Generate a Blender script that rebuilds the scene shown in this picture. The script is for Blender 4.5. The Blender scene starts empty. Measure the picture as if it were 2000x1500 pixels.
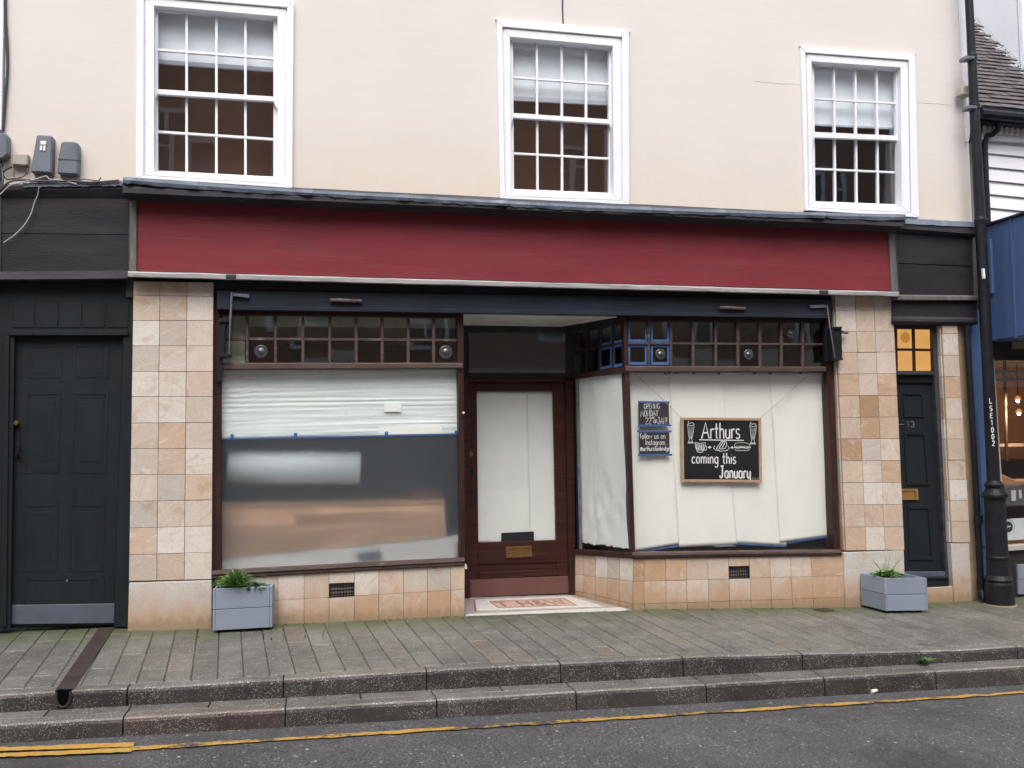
import bpy, bmesh, math, random
from mathutils import Vector, Matrix
from mathutils import noise as mnoise

random.seed(7)
S = bpy.context.scene
COL = S.collection

# ------------------------------------------------------------------ camera, sky, sun, exposure
FPX = 1750.0                                   # focal length in pixels of the 2000 px wide photograph
YAW = math.atan(FPX / 7700.0); PITCH = math.atan(98.0 / FPX); ROLL = 0.012
CAM = Vector((0.0, -7.1, 1.5))
FW = Vector((math.sin(YAW) * math.cos(PITCH), math.cos(YAW) * math.cos(PITCH), math.sin(PITCH)))
R0 = Vector((math.cos(YAW), -math.sin(YAW), 0.0)); U0 = R0.cross(FW)
RT = R0 * math.cos(ROLL) - U0 * math.sin(ROLL)
UP = RT.cross(FW)
cd = bpy.data.cameras.new('camera'); cam = bpy.data.objects.new('camera', cd); COL.objects.link(cam)
cd.sensor_width = 36.0; cd.lens = FPX / 2000.0 * 36.0; cd.clip_start = 0.05; cd.clip_end = 1500.0
cam.matrix_world = Matrix((
    (RT.x, UP.x, -FW.x, CAM.x), (RT.y, UP.y, -FW.y, CAM.y), (RT.z, UP.z, -FW.z, CAM.z), (0, 0, 0, 1)))
S.camera = cam

W = bpy.data.worlds.new('World'); S.world = W; W.use_nodes = True
wn = W.node_tree; wn.nodes.clear()
sky = wn.nodes.new('ShaderNodeTexSky'); sky.sky_type = 'NISHITA'; sky.sun_disc = False
SUN_EL, SUN_AZ = math.radians(57), math.radians(193)
sky.sun_elevation = SUN_EL; sky.sun_rotation = SUN_AZ
sky.air_density = 1.0; sky.dust_density = 4.0; sky.ozone_density = 1.0
hs = wn.nodes.new('ShaderNodeHueSaturation'); hs.inputs['Saturation'].default_value = 0.48
bg = wn.nodes.new('ShaderNodeBackground'); bg.inputs['Strength'].default_value = 0.15
wo = wn.nodes.new('ShaderNodeOutputWorld')
wn.links.new(sky.outputs[0], hs.inputs['Color']); wn.links.new(hs.outputs[0], bg.inputs['Color']); wn.links.new(bg.outputs[0], wo.inputs['Surface'])

sd = bpy.data.lights.new('sun', 'SUN'); sun = bpy.data.objects.new('sun', sd); COL.objects.link(sun)
sd.energy = 0.7; sd.angle = math.radians(40); sd.color = (1.0, 0.985, 0.96)
sdir = Vector((math.sin(SUN_AZ) * math.cos(SUN_EL), math.cos(SUN_AZ) * math.cos(SUN_EL), math.sin(SUN_EL)))
sun.rotation_euler = (-sdir).to_track_quat('-Z', 'Y').to_euler()

S.view_settings.view_transform = 'Standard'; S.view_settings.look = 'None'
S.view_settings.gamma = 1.0; S.view_settings.use_curve_mapping = False
S.view_settings.exposure = 1.08
S.render.engine = 'CYCLES'
S.cycles.use_denoising = True
S.cycles.max_bounces = 10; S.cycles.transmission_bounces = 10; S.cycles.transparent_max_bounces = 16
S.cycles.sample_clamp_indirect = 8.0

# ------------------------------------------------------------------ geometry helpers
def ray(px, py):
    return FW * FPX + RT * (px - 1000.0) + UP * (750.0 - py)
def at(px, py, Y=0.0):
    """the point of the vertical plane at depth Y that stands behind photo pixel (px, py); Y may be (point, normal)"""
    d = ray(px, py)
    if isinstance(Y, tuple):
        p, n = Y
        return CAM + d * ((p - CAM).dot(n) / d.dot(n))
    return CAM + d * ((Y - CAM.y) / d.y)

def lerp(a, b, t): return a + (b - a) * t
def interp(x, xs, ys):
    if x <= xs[0]: return ys[0] + (x - xs[0]) * (ys[1] - ys[0]) / (xs[1] - xs[0]) * 0.0
    for i in range(len(xs) - 1):
        if x <= xs[i + 1]:
            return lerp(ys[i], ys[i + 1], (x - xs[i]) / (xs[i + 1] - xs[i]))
    return ys[-1]

WL = {}                                                                   # world location of each parent
def link(name, bm, mat, parent=None, smooth=False, kind=None):
    """turn a bmesh in world coordinates into ONE mesh object with its origin at its own centre"""
    me = bpy.data.meshes.new(name)
    bmesh.ops.recalc_face_normals(bm, faces=bm.faces[:])
    lo = Vector((1e9,) * 3); hi = Vector((-1e9,) * 3)
    for v in bm.verts:
        for k in range(3):
            lo[k] = min(lo[k], v.co[k]); hi[k] = max(hi[k], v.co[k])
    c = (lo + hi) / 2; c.z = lo.z
    for v in bm.verts: v.co -= c
    bm.to_mesh(me); bm.free()
    for m in (mat if isinstance(mat, (list, tuple)) else [mat]): me.materials.append(m)
    if smooth:
        for p in me.polygons: p.use_smooth = True
    o = bpy.data.objects.new(name, me); COL.objects.link(o)
    WL[o.name] = c
    if parent is not None:
        o.parent = parent; o.location = c - WL[parent.name]
    else: o.location = c
    if kind: o['kind'] = kind
    return o
def thing(name, label, cat, loc, group=None):
    o = bpy.data.objects.new(name, None); COL.objects.link(o); o.empty_display_size = 0.1
    o.location = loc; WL[o.name] = Vector(loc); o['label'] = label; o['category'] = cat
    if group: o['group'] = group
    return o
def tag(o, label, cat, group=None):
    o['label'] = label; o['category'] = cat
    if group: o['group'] = group
    return o
def NB(): return bmesh.new()

def prism(bm, front, off, bevel=0.0, mi=0):
    """closed solid: polygon `front` swept by vector `off`"""
    n = len(front)
    a = [bm.verts.new(p) for p in front]; b = [bm.verts.new(p + off) for p in front]
    fs = [bm.faces.new(a), bm.faces.new(b[::-1])]
    for i in range(n):
        fs.append(bm.faces.new((a[i], b[i], b[(i + 1) % n], a[(i + 1) % n])))
    bmesh.ops.recalc_face_normals(bm, faces=fs)
    for f in fs: f.material_index = mi
    if bevel:
        es = list({e for f in fs for e in f.edges})
        bmesh.ops.bevel(bm, geom=es, offset=bevel, segments=1, affect='EDGES', profile=0.5, clamp_overlap=True)
def pq(bm, pts, Y, depth, bevel=0.0, mi=0):
    """photo-pixel polygon at depth plane Y swept `depth` metres away from the street"""
    prism(bm, [at(x, y, Y) for x, y in pts], Vector((0, depth, 0)), bevel, mi)
def Q(name, pts, Y, depth, mat, parent=None, bevel=0.0, **k):
    bm = NB(); pq(bm, pts, Y, depth, bevel); return link(name, bm, mat, parent, **k)
def box(bm, lo, hi, bevel=0.0, mi=0):
    (x0, y0, z0), (x1, y1, z1) = lo, hi
    prism(bm, [Vector((x0, y0, z0)), Vector((x1, y0, z0)), Vector((x1, y0, z1)), Vector((x0, y0, z1))], Vector((0, y1 - y0, 0)), bevel, mi)
def tube(bm, pts, r, n=6, cap=True, flat=None):
    """round bar through points; r number or list; flat squashes it in y (flat lettering)"""
    rs = r if isinstance(r, (list, tuple)) else [r] * len(pts)
    rings = []
    for i, p in enumerate(pts):
        if i == 0: t = pts[1] - pts[0]
        elif i == len(pts) - 1: t = pts[-1] - pts[-2]
        else: t = (pts[i + 1] - pts[i]).normalized() + (pts[i] - pts[i - 1]).normalized()
        if t.length < 1e-9: t = Vector((0, 0, 1))
        t.normalize()
        ref = Vector((0, 1, 0)) if abs(t.y) < 0.9 else Vector((1, 0, 0))
        u = t.cross(ref).normalized(); v = u.cross(t).normalized()
        k = 1.0 if flat is None else flat
        rings.append([bm.verts.new(p + (u * math.cos(a) + v * math.sin(a) * k) * rs[i]) for a in [2 * math.pi * j / n for j in range(n)]])
    for A, B in zip(rings, rings[1:]):
        for j in range(n): bm.faces.new((A[j], A[(j + 1) % n], B[(j + 1) % n], B[j]))
    if cap:
        bm.faces.new(rings[0][::-1]); bm.faces.new(rings[-1])
def lathe(bm, base, axis, prof, n=24):
    """prof: list of (distance along axis, radius)"""
    a = axis.normalized(); u = a.cross(Vector((0, 1, 0))).normalized(); v = a.cross(u)
    rings = [[bm.verts.new(base + a * h + (u * math.cos(2 * math.pi * j / n) + v * math.sin(2 * math.pi * j / n)) * r) for j in range(n)] for h, r in prof]
    for A, B in zip(rings, rings[1:]):
        for j in range(n): bm.faces.new((A[j], A[(j + 1) % n], B[(j + 1) % n], B[j]))
    bm.faces.new(rings[0][::-1]); bm.faces.new(rings[-1])
def bil(c, u, v):
    """bilinear point of pixel quad c = TL, TR, BR, BL"""
    tl, tr, br, bl = c
    x = lerp(lerp(tl[0], tr[0], u), lerp(bl[0], br[0], u), v); y = lerp(lerp(tl[1], tr[1], u), lerp(bl[1], br[1], u), v)
    return (x, y)
def sub(c, u0, v0, u1, v1): return [bil(c, u0, v0), bil(c, u1, v0), bil(c, u1, v1), bil(c, u0, v1)]
def sheet(name, c, Y, fn, nu, nv, mat, parent=None, thick=0.0012, smooth=True):
    """thin closed sheet over pixel quad c, pushed in depth by fn(u, v)"""
    bm = NB(); F = []; B = []
    for j in range(nv + 1):
        for i in range(nu + 1):
            u, v = i / nu, j / nv; p = at(*bil(c, u, v), Y); p = p + Vector((0, fn(u, v), 0))
            F.append(bm.verts.new(p)); B.append(bm.verts.new(p + Vector((0, thick, 0))))
    w = nu + 1
    for j in range(nv):
        for i in range(nu):
            q = [j * w + i, j * w + i + 1, (j + 1) * w + i + 1, (j + 1) * w + i]
            bm.faces.new([F[k] for k in q]); bm.faces.new([B[k] for k in q[::-1]])
    rim = [i for i in range(w)] + [(j + 1) * w - 1 for j in range(1, nv + 1)] + [nv * w + i for i in range(nu - 1, -1, -1)] + [j * w for j in range(nv - 1, 0, -1)]
    for a, b in zip(rim, rim[1:] + rim[:1]): bm.faces.new((F[a], B[a], B[b], F[b]))
    return link(name, bm, mat, parent, smooth=smooth)
def loft(bm, edges, nseg=1, jitter=0.0, mi=0):
    """moulding: edges = list of (left pixel, right pixel, Y) profile lines, closed into a solid"""
    rows = []
    for s in range(nseg + 1):
        t = s / nseg; jz = random.uniform(-jitter, jitter) if 0 < s < nseg else 0.0
        rows.append([bm.verts.new(lerp(at(l[0], l[1], Y), at(r[0], r[1], Y), t) + Vector((0, 0, jz))) for l, r, Y in edges])
    n = len(edges)
    for A, B in zip(rows, rows[1:]):
        for i in range(n): bm.faces.new((A[i], A[(i + 1) % n], B[(i + 1) % n], B[i]))
    bm.faces.new(rows[0]); bm.faces.new(rows[-1][::-1])

# ------------------------------------------------------------------ materials (procedural only)
def nd(nt, t, **k):
    n = nt.nodes.new(t)
    for a, v in k.items(): setattr(n, a, v)
    return n
def newmat(name):
    m = bpy.data.materials.new(name); m.use_nodes = True; nt = m.node_tree; nt.nodes.clear()
    out = nd(nt, 'ShaderNodeOutputMaterial'); b = nd(nt, 'ShaderNodeBsdfPrincipled'); nt.links.new(b.outputs[0], out.inputs[0])
    return m, nt, b
def coords(nt, scale=(1, 1, 1), rnd=True):
    g = nd(nt, 'ShaderNodeNewGeometry'); mp = nd(nt, 'ShaderNodeMapping')
    mp.inputs['Scale'].default_value = scale
    if rnd:
        oi = nd(nt, 'ShaderNodeObjectInfo'); mu = nd(nt, 'ShaderNodeVectorMath', operation='SCALE'); cb = nd(nt, 'ShaderNodeCombineXYZ')
        for i, q in enumerate((1.0, 3.7, 7.3)):
            mm = nd(nt, 'ShaderNodeMath', operation='MULTIPLY'); mm.inputs[1].default_value = q * 31.0
            nt.links.new(oi.outputs['Random'], mm.inputs[0]); nt.links.new(mm.outputs[0], cb.inputs[i])
        ad = nd(nt, 'ShaderNodeVectorMath', operation='ADD'); nt.links.new(g.outputs['Position'], ad.inputs[0]); nt.links.new(cb.outputs[0], ad.inputs[1])
        nt.links.new(ad.outputs[0], mp.inputs['Vector'])
    else: nt.links.new(g.outputs['Position'], mp.inputs['Vector'])
    return mp.outputs[0]
def noise(nt, vec, scale, detail=6, rough=0.6, dist=0.0):
    n = nd(nt, 'ShaderNodeTexNoise'); n.inputs['Scale'].default_value = scale; n.inputs['Detail'].default_value = detail
    n.inputs['Roughness'].default_value = rough; n.inputs['Distortion'].default_value = dist
    nt.links.new(vec, n.inputs['Vector']); return n.outputs['Fac']
def ramp(nt, fac, stops):
    r = nd(nt, 'ShaderNodeValToRGB'); e = r.color_ramp.elements
    while len(e) < len(stops): e.new(0.5)
    for el, (p, c) in zip(e, stops):
        el.position = p; el.color = (*c, 1) if len(c) == 3 else c
    nt.links.new(fac, r.inputs[0]); return r.outputs['Color']
def g3(v): return (v, v, v)
def mix(nt, a, b, fac=None, f=0.5, blend='MIX'):
    m = nd(nt, 'ShaderNodeMix', data_type='RGBA', blend_type=blend)
    if fac is not None: nt.links.new(fac, m.inputs[0])
    else: m.inputs[0].default_value = f
    for k, s in ((6, a), (7, b)):
        if isinstance(s, tuple): m.inputs[k].default_value = (*s, 1)
        else: nt.links.new(s, m.inputs[k])
    return m.outputs[2]
def bump(nt, b, h, strength, dist=0.01):
    n = nd(nt, 'ShaderNodeBump'); n.inputs['Strength'].default_value = strength; n.inputs['Distance'].default_value = dist
    nt.links.new(h, n.inputs['Height']); nt.links.new(n.outputs[0], b.inputs['Normal']); return n

def plain(name, col, rough=0.55, var=0.18, vs=5.0, bs=90.0, bst=0.15, stretch=(1, 1, 1), wear=None, wear_at=0.68, wear_scale=9.0, metallic=0.0, rndv=0.0, spec=0.5):
    """painted / wooden / metal surface: mottled colour, worn patches, fine relief"""
    m, nt, b = newmat(name)
    v = coords(nt, stretch)
    dark = tuple(c * (1 - var) for c in col); light = tuple(min(1, c * (1 + var)) for c in col)
    c = ramp(nt, noise(nt, v, vs), [(0.3, dark), (0.7, light)])
    if rndv:
        oi = nd(nt, 'ShaderNodeObjectInfo')
        c = mix(nt, c, ramp(nt, oi.outputs['Random'], [(0, g3(1 - rndv)), (1, g3(1 + rndv))]), f=1.0, blend='MULTIPLY')
    if wear:
        w = ramp(nt, noise(nt, v, wear_scale, 10, 0.72), [(wear_at, g3(0)), (wear_at + 0.07, g3(1))])
        c = mix(nt, c, wear, fac=w)
    nt.links.new(c, b.inputs['Base Color'])
    b.inputs['Metallic'].default_value = metallic; b.inputs['Specular IOR Level'].default_value = spec
    r = ramp(nt, noise(nt, v, vs * 2.3), [(0.2, g3(max(0, rough - 0.1))), (0.8, g3(min(1, rough + 0.1)))]); nt.links.new(r, b.inputs['Roughness'])
    bump(nt, b, noise(nt, v, bs, 8, 0.65), bst)
    return m

M = {}
M['white'] = plain('white_paint', (0.80, 0.81, 0.84), 0.45, 0.05, 3, 120, 0.12, wear=(0.50, 0.50, 0.51), wear_at=0.70, wear_scale=20)
M['blind'] = plain('blind_fabric', (0.87, 0.92, 0.96), 0.85, 0.03, 2, 300, 0.05)
M['blind_rail'] = plain('blind_rail', (0.50, 0.54, 0.62), 0.5, 0.05)
M['cornice'] = plain('old_black_timber', (0.043, 0.042, 0.049), 0.6, 0.35, 4, 60, 0.3, (0.5, 1, 3), wear=(0.13, 0.12, 0.12), wear_at=0.64, spec=0.22)
M['bead'] = plain('weathered_grey_timber', (0.32, 0.31, 0.305), 0.75, 0.35, 9, 70, 0.5, (0.35, 1, 4), wear=(0.035, 0.033, 0.035), wear_at=0.60, wear_scale=11)
M['stile'] = plain('grey_brown_timber', (0.115, 0.105, 0.10), 0.7, 0.35, 7, 80, 0.4, (3, 1, 0.4), wear=(0.24, 0.23, 0.22), wear_at=0.62)
M['blackboard'] = plain('faded_black_boards', (0.027, 0.025, 0.029), 0.42, 0.4, 2.5, 60, 0.25, (0.35, 1, 3), wear=(0.085, 0.08, 0.08), wear_at=0.67, wear_scale=5, spec=0.22)
M['navy'] = plain('navy_paint', (0.021, 0.026, 0.037), 0.4, 0.3, 4, 50, 0.2, (0.4, 1, 2), wear=(0.09, 0.085, 0.095), wear_at=0.73, spec=0.22)
M['dark_gap'] = plain('dark_timber', (0.026, 0.025, 0.029), 0.6, 0.3)
M['doorgreen'] = plain('dark_green_paint', (0.0130, 0.0170, 0.0200), 0.5, 0.25, 2.5, 40, 0.12, (1, 1, 0.4), wear=(0.05, 0.055, 0.055), wear_at=0.78, wear_scale=16, spec=0.22)
M['brown'] = plain('dark_brown_timber', (0.040, 0.019, 0.016), 0.4, 0.35, 5, 60, 0.25, (2, 2, 0.5), wear=(0.12, 0.085, 0.075), wear_at=0.72, wear_scale=14, spec=0.22)
M['brownworn'] = plain('worn_brown_timber', (0.072, 0.044, 0.037), 0.5, 0.4, 8, 60, 0.35, (0.5, 1, 2), wear=(0.24, 0.19, 0.165), wear_at=0.60, wear_scale=16)
M['oak'] = plain('stained_timber_door', (0.040, 0.014, 0.011), 0.35, 0.45, 6, 80, 0.25, (0.25, 1, 6), spec=0.22)
M['kick'] = plain('oxblood_kick_plate', (0.125, 0.052, 0.045), 0.5, 0.12, 5, 30, 0.1, wear=(0.22, 0.14, 0.12), wear_at=0.8, wear_scale=25)
M['greykick'] = plain('blue_grey_kick_plate', (0.075, 0.09, 0.115), 0.4, 0.15, 6, 40, 0.1, wear=(0.15, 0.16, 0.18), wear_at=0.76, wear_scale=14)
M['brass'] = plain('tarnished_brass', (0.20, 0.11, 0.045), 0.42, 0.25, 12, 80, 0.1, metallic=0.6)
M['gold'] = plain('lacquered_brass', (0.38, 0.21, 0.08), 0.4, 0.12, 12, 80, 0.05, metallic=0.45)
M['iron'] = plain('black_iron', (0.013, 0.014, 0.018), 0.42, 0.35, 8, 90, 0.35, wear=(0.05, 0.05, 0.055), wear_at=0.74, spec=0.22)
M['irongrey'] = plain('dull_steel', (0.13, 0.13, 0.155), 0.5, 0.3, 12, 90, 0.3)
M['rust'] = plain('rusty_steel', (0.12, 0.09, 0.09), 0.8, 0.4, 22, 120, 0.6, wear=(0.04, 0.03, 0.03), wear_at=0.56, wear_scale=30)
M['planter'] = plain('blue_grey_planter_paint', (0.215, 0.25, 0.31), 0.55, 0.07, 4, 60, 0.2, (0.5, 0.5, 2), wear=(0.12, 0.13, 0.15), wear_at=0.70, wear_scale=18, rndv=0.09)
M['soil'] = plain('soil', (0.03, 0.022, 0.017), 0.95, 0.5, 30, 80, 1.0)
M['bluepaint'] = plain('mid_blue_paint', (0.075, 0.135, 0.285), 0.5, 0.10, 1.5, 40, 0.1)
M['bluetape'] = plain('blue_masking_tape', (0.045, 0.12, 0.34), 0.6, 0.12, 20, 90, 0.1)
M['chalkboard'] = plain('chalkboard', (0.012, 0.012, 0.014), 0.45, 0.4, 6, 60, 0.05)
M['blackcard'] = plain('black_card', (0.022, 0.022, 0.028), 0.7, 0.3, 6, 60, 0.05)
M['chalk'] = plain('chalk', (0.85, 0.85, 0.84), 0.9, 0.08, 60, 90, 0.1)
M['pine'] = plain('pine_frame', (0.50, 0.315, 0.21), 0.5, 0.12, 9, 60, 0.1, (0.6, 1, 2))
M['plasticgrey'] = plain('grey_plastic', (0.125, 0.14, 0.175), 0.5, 0.15, 10, 60, 0.1, wear=(0.2, 0.2, 0.23), wear_at=0.72, wear_scale=14)
M['plasticbeige'] = plain('beige_plastic', (0.36, 0.33, 0.285), 0.5, 0.1)
M['cable'] = plain('black_cable', (0.02, 0.02, 0.024), 0.5, 0.2)
M['cablewhite'] = plain('grey_cable', (0.38, 0.37, 0.37), 0.5, 0.1)
M['crack'] = plain('crack_line', (0.62, 0.57, 0.525), 0.9, 0.1)  # thin crack lines, slightly darker than the render
M['roomdark'] = plain('dark_room', (0.09, 0.08, 0.07), 0.9, 0.2, 1)
M['upstairs'] = plain('upstairs_reflection_brown', (0.66, 0.45, 0.34), 0.9, 0.15, 1)  # bright wall tint standing in for brick reflected in the panes
M['upgrey'] = plain('upstairs_reflection_grey', (0.20, 0.215, 0.25), 0.9, 0.15, 1)  # wall tint standing in for the cooler reflection in the right window
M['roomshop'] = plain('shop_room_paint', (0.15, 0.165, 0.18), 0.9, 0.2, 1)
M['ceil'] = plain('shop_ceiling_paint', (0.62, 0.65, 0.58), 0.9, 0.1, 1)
M['soffit'] = plain('off_white_soffit', (0.72, 0.72, 0.69), 0.7, 0.12, 3)
M['string'] = plain('string', (0.42, 0.40, 0.37), 0.9, 0.1)
M['whiteboard'] = plain('white_weatherboard_paint', (0.78, 0.79, 0.82), 0.5, 0.05, 2, 60, 0.1)
M['void'] = plain('dark_hole', (0.004, 0.004, 0.004), 0.9, 0.1, spec=0.0)
M['gable'] = plain('pale_grey_render', (0.46, 0.475, 0.51), 0.9, 0.10, 0.8, 40, 0.2)
M['plaintan'] = plain('tan_render', (0.30, 0.22, 0.14), 0.9, 0.2, 5, 60, 0.3)
M['mosgrey'] = plain('grey_mosaic_border', (0.30, 0.265, 0.25), 0.6, 0.2, 30, 160, 0.5)
M['moswhite'] = plain('white_mosaic', (0.50, 0.48, 0.45), 0.6, 0.12, 25, 160, 0.5, wear=(0.38, 0.34, 0.3), wear_at=0.68, wear_scale=12)
M['mospink'] = plain('pink_mosaic', (0.44, 0.30, 0.24), 0.6, 0.15, 30, 160, 0.5)
M['mosbrown'] = plain('brown_mosaic_letters', (0.235, 0.125, 0.09), 0.6, 0.2, 30, 160, 0.5)
M['wood_plank'] = plain('orange_brown_planks', (0.78, 0.44, 0.25), 0.6, 0.25, 6, 50, 0.1, (0.5, 1, 3), rndv=0.3)
M['cream'] = plain('cream_board', (0.82, 0.76, 0.70), 0.8, 0.08, 3)
M['whitepanel'] = plain('white_panel', (0.90, 0.92, 0.91), 0.7, 0.04, 3)
M['petal'] = plain('violet_petal', (0.10, 0.07, 0.30), 0.7, 0.3, 50)
M['petalwhite'] = plain('white_petal', (0.75, 0.76, 0.7), 0.7, 0.1, 50)
M['tin'] = plain('white_plastic', (0.8, 0.8, 0.8), 0.5, 0.1)
M['mortar'] = plain('tile_mortar', (0.20, 0.155, 0.12), 0.95, 0.2, 12, 90, 0.4)
M['brickopp'] = None

def leafmat(name, a, b_):
    m, nt, b = newmat(name); v = coords(nt)
    c = ramp(nt, noise(nt, v, 40, 3), [(0.3, a), (0.7, b_)]); nt.links.new(c, b.inputs['Base Color'])
    b.inputs['Roughness'].default_value = 0.45; b.inputs['Subsurface Weight'].default_value = 0.0
    return m
M['leaf'] = leafmat('leaf_green', (0.06, 0.16, 0.03), (0.17, 0.32, 0.085))
M['leafdark'] = leafmat('leaf_dark_green', (0.04, 0.10, 0.03), (0.11, 0.20, 0.065))
M['moss'] = leafmat('moss_green', (0.05, 0.085, 0.02), (0.10, 0.13, 0.04))
M['mossgold'] = leafmat('dry_moss', (0.16, 0.15, 0.09), (0.30, 0.29, 0.2))

# rendered upper wall: cream, faint trowel lines, warm damp band just above the flashing
def mat_render():
    m, nt, b = newmat('cream_render'); v = coords(nt, rnd=False)
    base = ramp(nt, noise(nt, v, 0.8, 6, 0.6), [(0.3, (0.645, 0.605, 0.57)), (0.7, (0.685, 0.65, 0.62))])
    v2 = coords(nt, (0.35, 1, 5), rnd=False)
    base = mix(nt, base, ramp(nt, noise(nt, v2, 4, 8, 0.7), [(0.35, (0.94, 0.93, 0.92)), (0.65, (1.02, 1.02, 1.02))]), f=0.35, blend='MULTIPLY')
    sx = nd(nt, 'ShaderNodeSeparateXYZ'); g = nd(nt, 'ShaderNodeNewGeometry'); nt.links.new(g.outputs['Position'], sx.inputs[0])
    ma = nd(nt, 'ShaderNodeMapRange'); ma.inputs[1].default_value = 3.30; ma.inputs[2].default_value = 4.3; ma.inputs[3].default_value = 1.0; ma.inputs[4].default_value = 0.0
    nt.links.new(sx.outputs[2], ma.inputs[0])
    v3 = coords(nt, (1.5, 1, 0.35), rnd=False)
    mm = nd(nt, 'ShaderNodeMath', operation='MULTIPLY'); nt.links.new(ma.outputs[0], mm.inputs[0]); nt.links.new(noise(nt, v3, 2.0, 6, 0.7), mm.inputs[1])
    damp = ramp(nt, mm.outputs[0], [(0.12, g3(0)), (0.62, g3(1))])
    base = mix(nt, base, (0.655, 0.56, 0.455), fac=damp)
    ml = nd(nt, 'ShaderNodeMapRange'); ml.inputs[1].default_value = 3.27; ml.inputs[2].default_value = 3.50; ml.inputs[3].default_value = 1.0; ml.inputs[4].default_value = 0.0
    nt.links.new(sx.outputs[2], ml.inputs[0])
    m2 = nd(nt, 'ShaderNodeMath', operation='MULTIPLY'); nt.links.new(ml.outputs[0], m2.inputs[0]); nt.links.new(noise(nt, coords(nt, (3, 1, 0.6), rnd=False), 2.6, 8, 0.75), m2.inputs[1])
    base = mix(nt, base, (0.43, 0.30, 0.17), fac=ramp(nt, m2.outputs[0], [(0.30, g3(0)), (0.62, g3(0.8))]))
    nt.links.new(base, b.inputs['Base Color']); b.inputs['Roughness'].default_value = 0.85
    bn = bump(nt, b, noise(nt, coords(nt, (0.7, 1, 1.6), rnd=False), 7, 8, 0.65), 0.10, 0.02)
    return m
M['render'] = mat_render()

# sandstone tiles: every tile its own tint, banded veins turned at random, rust bruises
def mat_stone(name, stops, vein=0.5, damp=True):
    m, nt, b = newmat(name); oi = nd(nt, 'ShaderNodeObjectInfo')
    tint = ramp(nt, oi.outputs['Random'], stops)
    g = nd(nt, 'ShaderNodeNewGeometry'); vr = nd(nt, 'ShaderNodeVectorRotate', rotation_type='Y_AXIS')
    ang = nd(nt, 'ShaderNodeMath', operation='MULTIPLY'); ang.inputs[1].default_value = 47.0
    nt.links.new(oi.outputs['Random'], ang.inputs[0]); nt.links.new(ang.outputs[0], vr.inputs['Angle'])
    v = coords(nt); nt.links.new(v, vr.inputs['Vector'])
    mp = nd(nt, 'ShaderNodeMapping'); mp.inputs['Scale'].default_value = (1.6, 4.0, 5.5); nt.links.new(vr.outputs[0], mp.inputs['Vector'])
    veins = noise(nt, mp.outputs[0], 2.0, 6, 0.62, 1.2)
    c = mix(nt, tint, ramp(nt, veins, [(0.28, (0.80, 0.70, 0.58)), (0.5, (1.0, 0.98, 0.96)), (0.75, (1.12, 1.12, 1.13))]), f=vein, blend='MULTIPLY')
    bru = ramp(nt, noise(nt, v, 7.0, 5, 0.6, 0.6), [(0.55, g3(0)), (0.75, g3(0.65))])
    c = mix(nt, c, (0.40, 0.24, 0.14), fac=bru)
    c = mix(nt, c, (0.68, 0.64, 0.59), fac=ramp(nt, noise(nt, mp.outputs[0], 3.3, 5, 0.6, 0.8), [(0.58, g3(0)), (0.72, g3(0.55))]))
    c = mix(nt, c, ramp(nt, noise(nt, v, 70, 6, 0.7), [(0.3, g3(0.88)), (0.7, g3(1.06))]), f=1.0, blend='MULTIPLY')
    if damp:   # tide mark of ground damp: orange-brown staining and algae at the foot of the stone
        sx = nd(nt, 'ShaderNodeSeparateXYZ'); nt.links.new(g.outputs['Position'], sx.inputs[0])
        sl = nd(nt, 'ShaderNodeMath', operation='MULTIPLY_ADD'); sl.inputs[1].default_value = 0.024; nt.links.new(sx.outputs[0], sl.inputs[0]); nt.links.new(sx.outputs[2], sl.inputs[2])
        nz = nd(nt, 'ShaderNodeMath', operation='MULTIPLY_ADD'); nz.inputs[1].default_value = -0.30; nt.links.new(noise(nt, coords(nt, (3, 3, 1), rnd=False), 2.2, 6, 0.65), nz.inputs[0]); nt.links.new(sl.outputs[0], nz.inputs[2])
        c = mix(nt, c, (0.40, 0.245, 0.14), fac=ramp(nt, nz.outputs[0], [(0.0, g3(0.8)), (0.24, g3(0))]))
        nz2 = nd(nt, 'ShaderNodeMath', operation='MULTIPLY_ADD'); nz2.inputs[1].default_value = -0.22; nt.links.new(noise(nt, coords(nt, (6, 6, 2), rnd=False), 4.0, 9, 0.75), nz2.inputs[0]); nt.links.new(sl.outputs[0], nz2.inputs[2])
        c = mix(nt, c, (0.20, 0.15, 0.085), fac=ramp(nt, nz2.outputs[0], [(0.0, g3(0.55)), (0.06, g3(0.0))]))
    nt.links.new(c, b.inputs['Base Color']); b.inputs['Roughness'].default_value = 0.62
    bump(nt, b, noise(nt, v, 55, 8, 0.7), 0.25)
    return m
STONE = [(0.0, (0.52, 0.435, 0.36)), (0.10, (0.50, 0.385, 0.295)), (0.20, (0.62, 0.575, 0.52)), (0.31, (0.50, 0.345, 0.235)), (0.41, (0.56, 0.47, 0.39)), (0.51, (0.455, 0.42, 0.375)),
         (0.60, (0.52, 0.385, 0.285)), (0.68, (0.64, 0.60, 0.55)), (0.78, (0.50, 0.40, 0.32)), (0.88, (0.55, 0.455, 0.36)), (0.95, (0.47, 0.315, 0.205)), (1.0, (0.36, 0.235, 0.14))]
M['tile'] = mat_stone('sandstone_tile', STONE, 0.45)
M['plinth'] = mat_stone('limestone_plinth', [(0.0, (0.47, 0.44, 0.405)), (1.0, (0.53, 0.50, 0.46))], 0.35)

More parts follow.
